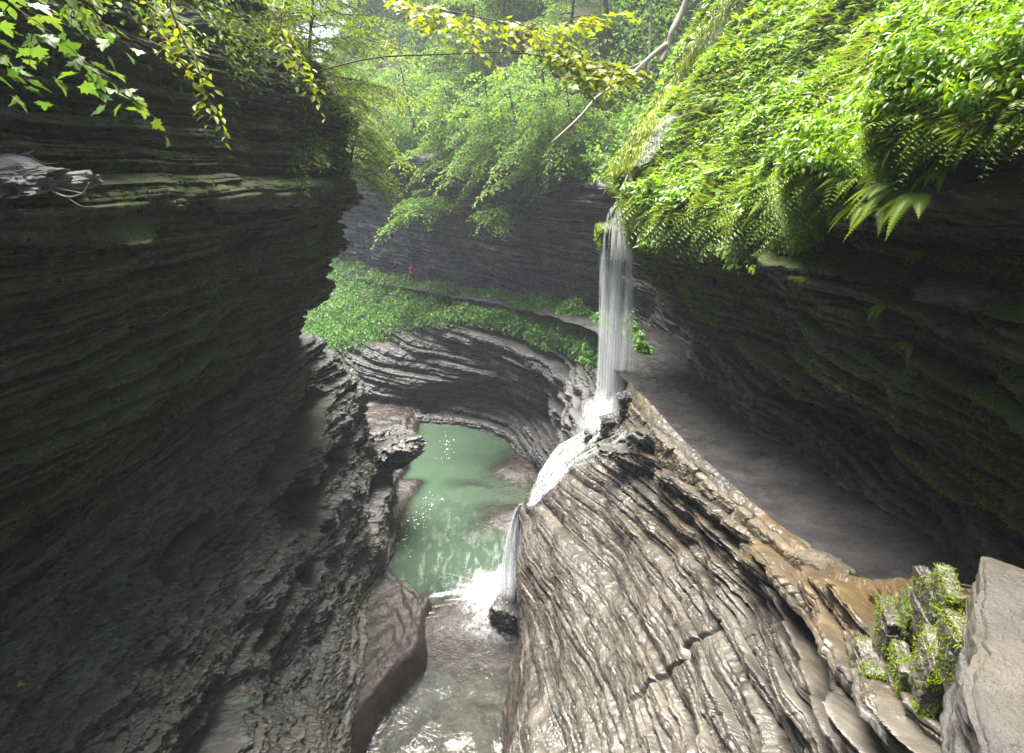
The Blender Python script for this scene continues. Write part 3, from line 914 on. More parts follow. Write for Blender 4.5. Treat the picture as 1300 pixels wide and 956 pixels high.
# ------------------------------------------------------------------ plants
UP = np.array([0, 0, 1.0])
def scatter(Q, u, v, n, mask, sign=1, pw=1.4):
    """n points spread over a sheet, thicker near the eye"""
    a = np.linalg.norm(np.cross(Q[1:, :-1] - Q[:-1, :-1], Q[:-1, 1:] - Q[:-1, :-1]), axis=-1)
    c = Q[:-1, :-1]
    d = np.linalg.norm(c, axis=-1)
    x, y, z = proj(c)
    vis = (c[..., 1] > 1) & (x > -120) & (x < 1420) & (y > -160) & (y < 1000)
    w = a / np.maximum(d, 4) ** pw * vis * mask(u[:-1, None] + 0 * c[..., 0], v[None, :-1] + 0 * c[..., 0], c)
    w = w.ravel() / w.sum()
    i = rng.choice(len(w), n, p=w)
    i, j = np.unravel_index(i, a.shape)
    r1, r2 = rng.random((2, n, 1))
    P = Q[i, j] + r1 * (Q[i + 1, j] - Q[i, j]) + r2 * (Q[i, j + 1] - Q[i, j])
    return P, i, j
NR = gnormals(surf(RC, uR, vR))
NL = -gnormals(surf(LC, uL, vL))
ND = -gnormals(surf(DC, uD, vD))

def fronds(base, dr, length, droop, tpl_n=11):
    """fern fronds as arched ribs with paired leaflets -> verts, faces"""
    n = len(base)
    t = np.linspace(.08, 1, tpl_n)
    dr = unit(dr)
    # arched rib
    P = base[:, None] + length[:, None, None] * (dr[:, None] * t[None, :, None] + UP * (.35 * t - (.35 + droop[:, None]) * t ** 2)[..., None])
    T = unit(np.gradient(P, axis=1))
    side = unit(np.cross(T, UP + 0 * T))
    nn = np.cross(side, T)
    prof_ = np.sin(np.pi * np.clip(t * .93 + .1, 0, 1)) ** .8 * .24
    ls = (length[:, None] * prof_[None]).reshape(-1)
    ps = P.reshape(-1, 3)
    vs, fs, off = [], [], 0
    for s in (1, -1):
        d = unit(side * s + T * .45 - nn * .12).reshape(-1, 3)
        v, f = leaves(ps, d, nn.reshape(-1, 3), ls, LANCE)
        vs.append(v); fs += [x + off for x in f]; off += len(v)
    return np.concatenate(vs), fs

def frond_mesh(base, dr, length, droop, n=24):
    """one connected frond: leaflets growing out of the rib"""
    t = np.linspace(.0, 1, n + 1)[:, None]
    dr = unit(dr)
    P = base + length * (dr * t + UP * (.35 * t - (.35 + droop) * t ** 2))
    T = unit(np.gradient(P, axis=0)); sd = unit(np.cross(T, UP + 0 * T)); nn = np.cross(sd, T)
    w = length * .20 * np.sin(np.pi * np.clip(t * .9 + .12, 0, 1)) ** .8
    vs, fs = [P], []
    k = n + 1
    for s in (1, -1):
        for i in range(1, n):
            tip = P[i] + w[i] * (sd[i] * s * 1. + T[i] * .42 - nn[i] * .2)
            m1 = P[i] + w[i] * (sd[i] * s * .5 + T[i] * .05)
            vs.append(np.array([tip, m1])); a = k; k += 2
            fs += [[i, i + 1, a, a + 1][::s]]
    return np.concatenate(vs), np.array(fs)

# --- the bright slope on the right: ferns and herbs, nobody could count them
def rmask(u, v, c):
    k = sstep(5.35, 5.05, v) * (u < 12.8) * (v > 1.2) * (1 - (v > 4.3) * (u > 8.35) * (u < 9.5))
    return k * (.8 + sstep(-.45, .05, fbm(c, .9, 2, 300)))
P, i, j = scatter(QR, uR, vR, 26000, lambda u, v, c: rmask(u, v, c) * sstep(11.0, 8.0, u))
n = NR[i, j]
down = unit(-UP + n * np.sum(UP * n, 1, keepdims=True))
dr = unit(down * .75 + n * .55 + rv(len(P), .45))
ln = rng.uniform(.25, .6, len(P)) * np.clip(np.linalg.norm(P, axis=1) / 10, .5, 1.5)
v_, f_ = fronds(P + n * (.05 + .40 * (np.maximum(fbm(P, .55, 3, 302) + .15, 0) * np.clip(np.linalg.norm(P, axis=1) / 12, .3, 1))[:, None]), dr, ln, rng.uniform(.25, .8, len(P)))
tag(mk('fern_cover', v_, f_, M['fern'], smooth=False), kind='stuff')
P, i, j = scatter(QR, uR, vR, 380000, rmask)
n = NR[i, j]
down = unit(-UP + n * np.sum(UP * n, 1, keepdims=True))
hgt = rng.random((len(P), 1)) ** 1.5
cl = np.clip(.5 + .5 * fbm(P, 1.3, 2, 301), .15, 1)[:, None]
dist = np.linalg.norm(P, axis=1)
tus = (np.maximum(fbm(P, .55, 3, 302) + .15, 0) * np.clip(np.linalg.norm(P, axis=1) / 12, .3, 1))[:, None]
P2 = P + n * (.03 + .50 * hgt * cl + .42 * tus) + UP * .22 * hgt
sz = rng.uniform(.07, .15, len(P)) * np.clip(dist / 10, .38, 2.0)
v_, f_ = leaves(P2, unit(down * .8 + rv(len(P), .6)), unit(UP * 1.0 + n * .5 + rv(len(P), .35)), sz, OVATE)
tag(mk('slope_herbs', v_, f_, M['herb'], smooth=False), kind='stuff')
# grass blades among them
P, i, j = scatter(QR, uR, vR, 110000, rmask)
n = NR[i, j]
down = unit(-UP + n * np.sum(UP * n, 1, keepdims=True))
v_, f_ = leaves(P + n * (.08 + .40 * (np.maximum(fbm(P, .55, 3, 302) + .15, 0) * np.clip(np.linalg.norm(P, axis=1) / 12, .3, 1))[:, None]), unit(n * .55 + down * .6 + np.array([-.1, -.25, 0]) + rv(len(P), .3)), unit(n + UP + rv(len(P), .4)), rng.uniform(.15, .42, len(P)) * np.clip(np.linalg.norm(P, axis=1) / 10, .5, 1.5), (LANCE[0] * np.array([.42, 1, 1.6]), LANCE[1]))
tag(mk('slope_grass', v_, f_, M['grass'], smooth=False), kind='stuff')
# trailing plants that spill over the lip
P, i, j = scatter(QR, uR, vR, 34000, lambda u, v, c: (u > 2) * (u < 10.4) * ((u < 8.2) | (u > 9.6)) * sstep(4.6, 4.9, v) * sstep(5.3 + 1.3 * sstep(6, 10, c[..., 1]), 5.1, v) * sstep(-.15, .35, fbm(c, 1.1, 3, 305)))
n = NR[i, j]
hg = rng.random((len(P), 1)) * np.clip(.55 + .8 * fbm(P, .9, 2, 306), .1, 1.2)[:, None]
hg = hg * np.clip(P[:, 1:2] / 11, .12, 1)
P2 = P + np.array([-.22, -.08, -.42]) * hg + np.array([-.06, 0, .05])
v_, f_ = leaves(P2, unit(np.array([-.35, -.15, -.9]) + rv(len(P), .45)), unit(UP + np.array([-.5, -.2, 0]) + rv(len(P), .4)), rng.uniform(.06, .14, len(P)) * np.clip(np.linalg.norm(P, axis=1) / 10, .5, 1.6), OVATE)
tag(mk('trailing_plants', v_, f_, M['herb'], smooth=False), kind='stuff')
# moss and small plants on the nose and ledges below the lip
P, i, j = scatter(QR, uR, vR, 16000, lambda u, v, c: sstep(5.2, 5.6, v) * sstep(8.4, 7.6, v) * (u > 6) * (u < 10.6) * sstep(-.1, .4, fbm(c, .8, 3, 310)))
n = NR[i, j]
v_, f_ = leaves(P, unit(-UP * .6 + n * .6 + rv(len(P), .5)), unit(UP + n + rv(len(P), .4)), rng.uniform(.04, .10, len(P)), OVATE)
tag(mk('ledge_moss', v_, f_, M['moss'], smooth=False), kind='stuff')
# moss on the little ledges of the walls
for Q_, u_, v_g, N_, lo_, hi_, k_ in ((QR, uR, vR, NR, 5.8, 9.6, 26000), (QL, uL, vL, NL, 3.4, 9.5, 16000)):
    Ng = gnormals(Q_) * (1 if Q_ is QR else -1)
    upz = Ng[:-1, :-1, 2]
    P, i, j = scatter(Q_, u_, v_g, k_, lambda u, v, c: (v > lo_) * (v < hi_) * (c[..., 1] < 24) * (upz > .25) * sstep(-.1, .4, fbm(c, 1.2, 3, 350)))
    v_, f_ = leaves(P, unit(rv(len(P), .6) + np.array([0, -.2, -.4])), unit(UP + rv(len(P), .5)), rng.uniform(.02, .05, len(P)) * np.clip(np.linalg.norm(P, axis=1) / 9, .6, 1.6), OVATE)
    tag(mk('wall_moss', v_, f_, M['moss'], smooth=False), kind='stuff')
# algae and moss down the wet edge of the spur
NC = -gnormals(surf(CC, uC, vC))
P, i, j = scatter(QC, uC, vC, 7000, lambda u, v, c: (u > .25) * (u < 1.5) * sstep(1.6, 2.4, v) * sstep(7.5, 6.5, v) * sstep(-.1, .3, fbm(c, 1.4, 3, 360)), pw=1.0)
v_, f_ = leaves(P, unit(rv(len(P), .5) + np.array([-.3, -.2, -.7])), unit(NC[i, j] + rv(len(P), .4)), rng.uniform(.04, .10, len(P)), OVATE)
tag(mk('wet_moss', v_, f_, M['deep'], smooth=False), kind='stuff')
# bank herbs under the far path
P, i, j = scatter(QD, uD, vD, 75000, lambda u, v, c: (1 + 2.2 * sstep(3, 4.5, u)) * sstep(.55, .9, v) * sstep(2.5, 1.8, v) * sstep(-.9, -.5, fbm(c, .5, 3, 320)), pw=1.0)
n = ND[i, j]
hg = rng.random((len(P), 1)) ** 1.3 * (.6 + .6 * fbm(P, .6, 2, 321))[:, None]
v_, f_ = leaves(P + UP * (.9 * np.maximum(hg, 0) + .25 * rng.random((len(P), 1))) + n * .1, unit(rv(len(P), .7) + np.array([.1, -.7, -.35])), unit(UP + rv(len(P), .35)), rng.uniform(.12, .30, len(P)), OVATE)
tag(mk('bank_herbs', v_, f_, M['bankleaf'], smooth=False), kind='stuff')
# undergrowth along the rim of the left wall
P, i, j = scatter(QL, uL, vL, 9000, lambda u, v, c: sstep(1.6, 2.2, v) * sstep(4.2, 3.2, v) * sstep(-.35, .2, fbm(c, .8, 2, 330)))
n = NL[i, j]
hg = rng.random((len(P), 1)) ** 1.5
v_, f_ = leaves(P + UP * .45 * hg + np.array([.35, 0, -.1]) * hg, unit(np.array([.8, -.3, -.5]) + rv(len(P), .5)), unit(UP + rv(len(P), .35)), rng.uniform(.06, .15, len(P)), OVATE)
tag(mk('rim_undergrowth', v_, f_, M['fresh'], smooth=False), kind='stuff')

# --- branches and trees
def limb_path(p0, d0, L, droop, n=7, wob=.05):
    t = np.linspace(0, 1, n)[:, None]
    d0 = unit(d0)
    P = np.asarray(p0) + d0 * L * t - UP * droop * L * t ** 2
    return P + np.concatenate([np.zeros((1, 3)), np.cumsum(rng.normal(size=(n - 1, 3)) * wob * L / n, 0)])
def spray(wood, lf, path, r0, twl, ls, gap, up=UP, first=.2, dens=1.0, flat=.3, hang=.25):
    """leafy twigs left and right of a limb, the leaves lying flat in layers"""
    L = np.linalg.norm(np.diff(path, axis=0), axis=1).sum()
    m = len(path)
    wood.tube(path, np.linspace(r0, r0 * .25, m), 6)
    k = max(3, int(L / gap))
    for q in range(k + 1):
        t = first + (1 - first) * q / k
        p = basis(np.array([t * (m - 1)]), m, .3) @ path
        p = p[0]
        e = basis(np.array([max(0, t - .05) * (m - 1), min(1, t + .05) * (m - 1)]), m, .3) @ path
        d = unit(e[1] - e[0])
        sd = unit(np.cross(d, up))
        for s in (1, -1):
            if q == k:
                if s < 0: continue
                dd, l = d, twl * .7
            else:
                dd = unit(d * .75 + sd * s * rng.uniform(.6, 1.1) + rng.normal(size=3) * .12 - UP * hang * rng.random())
                l = twl * (1.05 - .6 * t) * rng.uniform(.6, 1.15)
            tw = limb_path(p, dd, l, .18 + .2 * rng.random(), 4, .06)
            wood.tube(tw, np.linspace(r0 * .3, r0 * .12, 4), 4, False)
            nl = max(2, int(dens * l / (ls * .42)))
            tt = np.linspace(.15, 1, nl)
            pp = basis(tt * 3, 4, .5) @ tw
            s2 = unit(np.cross(dd, up))
            sg = np.where(np.arange(nl) % 2 == 0, 1, -1)[:, None]
            ld = unit(dd * .6 + s2 * sg * .8 + rv(nl, .22) - UP * .25)
            ln = unit(up + rv(nl, flat))
            lf.append((pp + rv(nl, ls * .18), ld, ln, ls * rng.uniform(.65, 1.15, nl)))
def finish(lf, tpl):
    a = [np.concatenate([x[k] for x in lf]) for k in range(4)]
    return leaves(a[0], a[1], a[2], a[3], tpl)
def tree(name, label, cat, group, base, h, lean, nl, ll, ls, mat, c0=.25, face=None, droop=.35, tpl=OVATE, bark='bark', twf=.32, gap=.35, dens=1., r0=None, flat=.3):
    rt = root(name, base)
    tag(rt, label, cat, group)
    base = np.asarray(base, float)
    t = np.linspace(0, 1, 8)[:, None]
    tr = base - UP * .6 + (UP * (h + .6) + np.array([lean[0], lean[1], 0])) * t + np.concatenate([np.zeros((1, 3)), np.cumsum(rng.normal(size=(7, 3)) * .02 * h / 3, 0)])
    r0 = r0 or .016 * h + .03
    wood = MB(); wood.tube(tr, np.linspace(r0, r0 * .25, 8), 8)
    lf = []
    az = rng.uniform(0, 6.28)
    for q in range(nl):
        f = c0 + (1 - c0) * (q + .5) / nl
        p = (basis(np.array([f * 7]), 8, .3) @ tr)[0]
        az += 2.4 + rng.normal() * .3
        d = np.array([math.cos(az), math.sin(az), rng.uniform(.05, .55)])
        if face is not None:
            d = unit(d) + np.array(face) * rng.uniform(.2, 1.)
        L = ll * (1.15 - .6 * f) * rng.uniform(.7, 1.2)
        pa = limb_path(p, d, L, droop * rng.uniform(.6, 1.3))
        spray(wood, lf, pa, r0 * .35 * (1.1 - .6 * f), twf * L, ls, gap, dens=dens, flat=flat)
    wood.build('trunk', M[bark], rt, smooth=True)
    v, f = finish(lf, tpl)
    mk('crown', v, f, M[mat], rt, smooth=False)
    return rt
def far_ground(px, o):
    """a point of the far hillside, o metres behind the lip, in line with this pixel column"""
    best, bi = None, None
    v = np.interp(o, [0, .9, 3, 7, 15, 30], [5, 4, 3, 2, 1, 0])
    jv = np.argmin(abs(vR - v))
    colm = QR[:, jv]
    x, y, z = proj(colm)
    ok = (uR > 12.3)
    i = np.argmin(np.where(ok, abs(x - px), 1e9))
    return colm[i]
# undergrowth over the far hillside
P, i, j = scatter(QR, uR, vR, 60000, lambda u, v, c: (u > 12.2) * (v > .6) * sstep(5.2, 4.7, v) * sstep(-.6, 0, fbm(c, .25, 3, 340)), pw=1.0)
hg = rng.random((len(P), 1)) ** 1.4 * (.7 + .7 * fbm(P, .35, 2, 341))[:, None]
v_, f_ = leaves(P + UP * 2.2 * np.maximum(hg, 0) + np.array([0, -.9, 0]) * hg, unit(rv(len(P), .6) + np.array([-.1, -.8, -.3])), unit(UP + np.array([0, -.3, 0]) + rv(len(P), .3)), rng.uniform(.22, .45, len(P)), OVATE)
tag(mk('undergrowth', v_, f_, M['cool'], smooth=False), kind='stuff')
def copy_tree(o, loc, rz, sc, label=None):
    c = o.copy(); COL.objects.link(c)
    c.location = np.asarray(loc, float) + np.array([0, 0, ZO]); c.rotation_euler = (0, 0, rz); c.scale = (sc, sc, sc)
    if label: c['label'] = label
    for ch in o.children:
        k = ch.copy(); COL.objects.link(k); k.parent = c
    return c
TG = 'trees on the hillside above the far wall'
TL = 'leafy tree rising on the misty hillside above the far wall'
far = [(455, 13, 11), (520, 15, 12), (575, 12, 12), (620, 20, 15), (665, 14, 12), (700, 24, 16), (735, 15, 12), (770, 22, 15), (800, 14, 11), (640, 9, 8), (560, 24, 15), (845, 22, 14), (490, 24, 16), (880, 18, 12), (420, 20, 15), (600, 6, 8), (720, 8, 8), (920, 24, 14)]
protos = []
for q, (px, o_, h) in enumerate(far):
    g = far_ground(px, o_)
    if q < 5:
        hh = 12.
        t_ = tree('tree', TL, 'tree', TG, g, hh, rng.normal(size=2) * .8 + np.array([0, -1.]), 24, hh * .42, .34, ['cool', 'fresh', 'cool', 'deep', 'cool'][q], .12, (0, -.6, 0), .32, twf=.42, gap=.36, dens=1.)
        t_.scale = (h / hh,) * 3
        protos.append(t_)
    else:
        copy_tree(protos[[0, 2, 4, 1, 3][q % 5]], g, rng.uniform(-.8, .8), h / 12.)
SG = 'small trees leaning over the lip of the far wall'
sap = []
for q, (px, o_, h) in enumerate([(488, 2, 4), (530, 2.5, 5), (585, 2, 4.5), (625, 1.6, 4.5), (668, 2, 5), (705, 1.8, 5), (738, 1.5, 4.2), (762, 2.5, 4.5), (510, 1.2, 3), (560, 1.2, 3.2), (605, 1.3, 3.4), (648, 1.2, 3.2), (690, 1.2, 3.6), (722, 1.2, 3.2)]):
    g = far_ground(px, o_)
    if q < 4:
        hh = 4.5
        t_ = tree('sapling', 'low leafy tree drooping over the lip of the far wall', 'small tree', SG, g, hh, rng.normal(size=2) * .5 + np.array([-.6, -1.8]), 16, hh * .75, .24, ['fresh', 'cool', 'cool', 'cool'][q], .02, (-.1, -.9, -.25), .45, twf=.40, gap=.26)
        t_.scale = (h / hh,) * 3
        sap.append(t_)
    else:
        copy_tree(sap[1 + q % 3], g, rng.uniform(-.6, .6), h / 4.5)
# shrubs rooted in cracks of the far wall
for px, py, s_, lab in ((548, 262, 3.6, 'larger leafy shrub growing out of the dark far wall'), (636, 276, 2.3, 'smaller shrub on the far wall, right of the larger one'), (474, 214, 1.6, 'little shrub at the left end of the far lip')):
    g, _ = pick(QR, px, py)
    tree('shrub', lab, 'shrub', None, g + np.array([-.3, -.5, 0]), .7, (-.3, -.5), 16, s_, .26, 'cool' if px != 474 else 'fresh', .1, (0, -.5, .2), .4, twf=.42, gap=.24, r0=.05)
# bushy trees at the end of the left rim
tree('rim_tree', 'bushy bright green tree at the far end of the left rim', 'tree', None, (-6.3, 18.2, 1.0), 5.2, (1.3, -.8), 40, 3.0, .15, 'fresh', .04, (.55, -.15, .05), .35, twf=.40, gap=.18, dens=.8, r0=.07)
tree('rim_tree', 'pale green bush trailing over the end of the left rim', 'bush', None, (-5.5, 19.8, .1), 1.6, (.7, -.3), 26, 1.7, .12, 'fresh', .0, (.7, -.2, -.1), .6, twf=.42, gap=.15, r0=.05)
tree('rim_tree', 'leafy tree standing behind the rim above the left wall', 'tree', None, (-7.2, 14.5, 2.9), 5, (1.2, -.6), 34, 2.5, .14, 'fresh', .02, (.6, -.3, 0), .35, twf=.40, gap=.18, dens=.8, r0=.06)
tree('rim_tree', 'tall pale tree behind the bushy rim tree', 'tree', None, (-8.5, 22.5, 2.0), 9, (1.6, -.6), 40, 3.6, .19, 'fresh', .05, (.4, -.3, 0), .35, twf=.40, gap=.24, dens=.8)
tree('rim_tree', 'tree rising above the brown undergrowth of the left rim', 'tree', None, (-9.5, 17, 4.6), 7, (1.6, -.6), 30, 3.2, .17, 'fresh', .05, (.4, -.4, 0), .35, twf=.40, gap=.24, dens=.7)
# ------------------------------------------------------------------ near branches, dead wood, ferns
def branch(name, label, pts, r0, twl, ls, mat, tpl, gap, first=.1, dens=1., flat=.35, hang=.3, group=None, wood='twig'):
    pts = np.array([V(*p) for p in pts])
    rt = root(name, pts[0]); tag(rt, label, 'branch', group)
    w, lf = MB(), []
    path = basis(np.linspace(0, len(pts) - 1, len(pts) * 3), len(pts), .2) @ pts
    spray(w, lf, path, r0, twl, ls, gap, first=first, dens=dens, flat=flat, hang=hang)
    w.build('twigs', M[wood], rt)
    v, f = finish(lf, tpl)
    mk('leaves', v, f, M[mat], rt, smooth=False)
    return rt
branch('maple_branch', 'pale maple branch reaching down across the upper left corner', [(-40, -40, 4.4), (30, 20, 4.8), (75, 62, 5.1), (120, 92, 5.3), (160, 118, 5.5)], .016, .55, .15, 'maple', MAPLE, .17, .05, .8, .4)
branch('maple_branch', 'drooping maple twig at the left edge below the corner', [(-60, 0, 4.6), (-20, 45, 4.7), (10, 80, 4.8), (30, 98, 4.9)], .012, .32, .15, 'maple', MAPLE, .16, .2, .8, .4)
branch('maple_branch', 'short maple twig ending above the dark wall near the top edge', [(40, -60, 4.9), (80, -10, 5.0), (105, 20, 5.1), (130, 34, 5.1)], .012, .4, .14, 'maple', MAPLE, .18, .2, .8, .4)
branch('hanging_sprig', 'long yellow green sprig hanging straight down over the left wall', [(205, -20, 7.4), (228, 40, 7.4), (250, 82, 7.3), (262, 118, 7.3), (276, 158, 7.2)], .011, .30, .125, 'yellow', OVATE, .16, .1, 1., .45)
branch('hanging_sprig', 'short yellow sprig hanging just left of the long one', [(185, -5, 7.6), (200, 40, 7.5), (212, 62, 7.5), (226, 78, 7.5)], .009, .16, .12, 'yellow', OVATE, .16, .2, .9)
branch('hanging_sprig', 'yellow green sprig hanging below the rim left of the bushy tree', [(345, 10, 9.5), (362, 50, 9.4), (380, 80, 9.3), (398, 115, 9.2)], .012, .45, .14, 'yellow', OVATE, .19, .1, 1.)
branch('beech_branch', 'long bare limb ending in sunlit yellow leaves over the gorge', [(385, 96, 15.5), (470, 74, 13), (560, 69, 12.2), (640, 66, 12), (700, 64, 11.8), (745, 78, 11.6), (780, 84, 11.5)], .018, 1.5, .17, 'yellow', MAPLE, .30, .62, .8)
branch('beech_branch', 'upper yellow leaved bough above the bare limb', [(400, -30, 13), (480, -5, 12.8), (560, 12, 12.5), (640, 28, 12.2), (700, 36, 12), (750, 22, 12)], .02, 1.4, .17, 'yellow', MAPLE, .26, .2, .8)
branch('beech_branch', 'lower bough with a cluster of yellow leaves hanging toward the far trees', [(640, 66, 12), (690, 72, 11.8), (725, 90, 11.6), (745, 108, 11.5)], .014, .7, .15, 'yellow', MAPLE, .26, .25, .7)

def stick(name, label, cat, pts, r, mat, group=None, forks=()):
    P = np.array([V(*p) for p in pts])
    mb = MB()
    pa = basis(np.linspace(0, len(P) - 1, len(P) * 4), len(P), .2) @ P
    mb.tube(pa, np.linspace(r[0], r[1], len(pa)), 8)
    for f in forks:
        F = np.array([V(*p) for p in f])
        fa = basis(np.linspace(0, len(F) - 1, len(F) * 4), len(F), .2) @ F
        mb.tube(fa, np.linspace(r[1] * 1.1, r[1] * .4, len(fa)), 6)
    o = mb.build(name, M[mat], origin=P[0])
    tag(o, label, cat, group)
    return o
stick('leaning_tree', 'bare leaning tree trunk above the ravine left of the green slope', 'tree trunk', [(885, -30, 29), (866, 15, 29), (853, 40, 28.6), (848, 58, 28.5), (838, 80, 28)], (.17, .10), 'dead')
stick('fallen_log', 'forked bare log slanting down the ravine below the leaning trunk', 'log', [(846, 56, 28.4), (822, 76, 28), (798, 98, 27.5), (760, 122, 27), (735, 150, 26.5), (700, 182, 26.2)], (.12, .05), 'dead', forks=[[(822, 76, 28), (800, 86, 28.2), (780, 90, 28.4)], [(845, 64, 28.4), (826, 74, 28), (808, 92, 27.6), (795, 101, 27.4)]])
stick('bare_tree', 'thin dark tree trunk among the far trees, longer of the pair', 'tree trunk', [(766, -30, 40), (771, 20, 40), (778, 60, 40)], (.16, .14), 'twig')
stick('bare_tree', 'thin dark tree trunk among the far trees, shorter of the pair', 'tree trunk', [(783, -30, 44), (785, 10, 44), (787, 34, 44)], (.16, .13), 'twig')
stick('bare_tree', 'dark leaning trunk behind the yellow leaves', 'tree trunk', [(690, 62, 38), (700, 84, 38), (708, 98, 38)], (.2, .22), 'twig')
stick('bare_tree', 'slim upright trunk crossing the forked log', 'tree trunk', [(827, -10, 29.5), (826, 40, 29.4), (823, 98, 29)], (.05, .06), 'dead')
# dead branches lying on the broken ledge of the left wall
DB = 'dead branches on the left ledge'
for q, (pts, lab) in enumerate([([(-10, 212, 6.6), (30, 222, 6.5), (60, 236, 6.5), (108, 246, 6.6)], 'bleached dead branch lying lengthwise on the left ledge'),
                                ([(0, 200, 6.7), (14, 215, 6.6), (22, 232, 6.6)], 'short upright dead stick at the left edge of the ledge'),
                                ([(60, 240, 6.5), (84, 250, 6.4), (104, 246, 6.4), (113, 232, 6.4)], 'curved dead twig hooking up at the right end of the ledge'),
                                ([(20, 198, 6.8), (34, 195, 6.8), (44, 191, 6.8)], 'short pale twig pointing up above the ledge')]):
    stick('dead_branch', lab, 'dead branch', pts, (.014, .005), 'dead', DB, forks=[[pts[1], (pts[1][0] + 20, pts[1][1] + 12, pts[1][2]), (pts[1][0] + 38, pts[1][1] + 12, pts[1][2] - .1)]])
HR = 'bare roots hanging from the left rim'
for q, (a, b) in enumerate([((185, 18), (184, 50)), ((388, 118), (387, 165)), ((315, 95), (322, 128)), ((400, 120), (402, 150)), ((425, 112), (446, 165)), ((355, 40), (356, 10))]):
    pts = [(a[0], a[1], 9.5), ((a[0] + b[0]) / 2 + 2, (a[1] + b[1]) / 2, 9.5), (b[0], b[1], 9.45)]
    o = stick('hanging_root', 'thin bare root hanging from the left rim', 'root', pts, (.008, .004), 'twig', HR)
# ------------------------------------------------------------------ small things
def blockmesh(mb, c, size, rot=0., tilt=(0, 0), n=10, seed=0, rough=.04, layers=None, sharp=9):
    """a broken slab: a bevelled box whose faces are cut by its own beds"""
    g = np.linspace(-1, 1, n)
    vs, fs, off = [], [], 0
    A, Bq = np.meshgrid(g, g, indexing='ij')
    for ax in range(3):
        for s in (-1, 1):
            p = np.zeros((n, n, 3)); p[..., ax] = s; p[..., (ax + 1) % 3] = A; p[..., (ax + 2) % 3] = Bq
            q = p / (np.sum(np.abs(p) ** sharp, -1, keepdims=True) ** (1. / sharp))
            vs.append(q.reshape(-1, 3)); fs.append((gridfaces(n, n, s < 0)) + off); off += n * n
    v = np.concatenate(vs)
    w = v * np.array(size) / 2
    ax_ = w.copy()
    ax_[:, 2] *= .25
    k = np.floor((w[:, 2] + seed) / (layers or 9e9)) if layers else 0 * w[:, 2]
    h = hsh(k, k * 0 + seed, k * 0, 3) - .5
    w = w + unit(ax_) * (rough * (fbm(w + seed * 7.3, 1.6 / max(size), 3, seed) + fbm(w + seed * 3.3, 6 / max(size), 4, seed + 5, .65) * .6) + (.06 * max(size) * h if layers else 0))[:, None]
    c_, s_ = math.cos(rot), math.sin(rot)
    w = w @ np.array([[1, 0, -tilt[0]], [0, 1, -tilt[1]], [tilt[0], tilt[1], 1]]).T
    w = np.stack([w[:, 0] * c_ - w[:, 1] * s_, w[:, 0] * s_ + w[:, 1] * c_, w[:, 2]], -1)
    mb.add(w + np.asarray(c), np.concatenate(fs))

# haze: the damp air of the gorge
hz = NT('damp_air')
pv = hz.n('ShaderNodeVolumePrincipled')
pv.inputs['Color'].default_value = (.86, .90, 1.0, 1)
pv.inputs['Density'].default_value = HAZE
pv.inputs['Anisotropy'].default_value = .2
hz.l(pv.outputs[0], hz.out.inputs['Volume'])
lo, hi = np.array([-75, -22, -41.]), np.array([60, 125, 62.])
bx = np.array([[x, y, z] for x in (lo[0], hi[0]) for y in (lo[1], hi[1]) for z in (lo[2], hi[2])])
o = mk('haze', bx, np.array([[0, 1, 3, 2], [4, 6, 7, 5], [0, 4, 5, 1], [2, 3, 7, 6], [0, 2, 6, 4], [1, 5, 7, 3]]), hz.m, smooth=False)
tag(o, kind='stuff')
def block(name, label, cat, c, size, rot, tilt, mat, seed, rough=.04, layers=None, group=None, n=26, sharp=9):
    mb = MB(); blockmesh(mb, c, size, rot, tilt, n, seed, rough, layers, sharp)
    o = mb.build(name, M[mat], origin='base', smooth=False)
    tag(o, label, cat, group)
    return o
M['pale_rock'] = rockmat('pale_grey_shale', (.10, .10, .10), (.28, .27, .255), (.2, .16, .1), .2, moss=(.06, .09, .015), moss_amt=.25, rough=(.2, .5))
M['bluff'] = rockmat('dark_wet_shale', (.03, .03, .029), (.11, .105, .095), (.14, .11, .08), .3, moss_amt=.05, rough=(.15, .4))
# the stone parapet at the lower right corner and the upright mossy stones beside it
block('parapet_stone', 'large flat pale wet stone capping the parapet in the lower right corner', 'stone slab', np.array([3.02, 2.45, -3.00]), (.62, 2.3, .5), R(-36), (0, .03), 'slab', 3, .09, .07, n=160, sharp=26)
US = 'upright mossy stones beside the parapet'
for q, (px, py, Y, sz, tl) in enumerate([(1196, 775, 3.75, (.11, .34, .62), (.05, .1)), (1176, 778, 3.95, (.10, .4, .6), (.1, .08)), (1152, 788, 4.2, (.12, .36, .55), (-.05, .1)), (1128, 800, 4.3, (.14, .4, .5), (.12, .05)),
                                          (1216, 838, 3.1, (.10, .34, .55), (.08, .05)), (1180, 850, 3.5, (.13, .4, .5), (-.05, .1)), (1146, 856, 3.8, (.15, .35, .45), (.1, .1)), (1100, 850, 4.2, (.16, .4, .4), (.1, .1))]):
    block('upright_stone', ['tallest narrow mossy stone touching the parapet slab', 'upright stone next to the tallest one', 'dark mossy upright stone in the middle of the row', 'upright stone at the path end of the mossy row',
                            'narrow stone wedged against the left side of the parapet slab', 'mossy stone in the lower row under the tallest one', 'grey stone in the lower row with bright moss', 'grey stone at the left end of the lower row'][q],
          'stone', V(px, py, Y), sz, R(-20 + 8 * math.sin(q * 2.1)), tl, 'mid_rock', 20 + q, .03, .09, US, n=40, sharp=16)
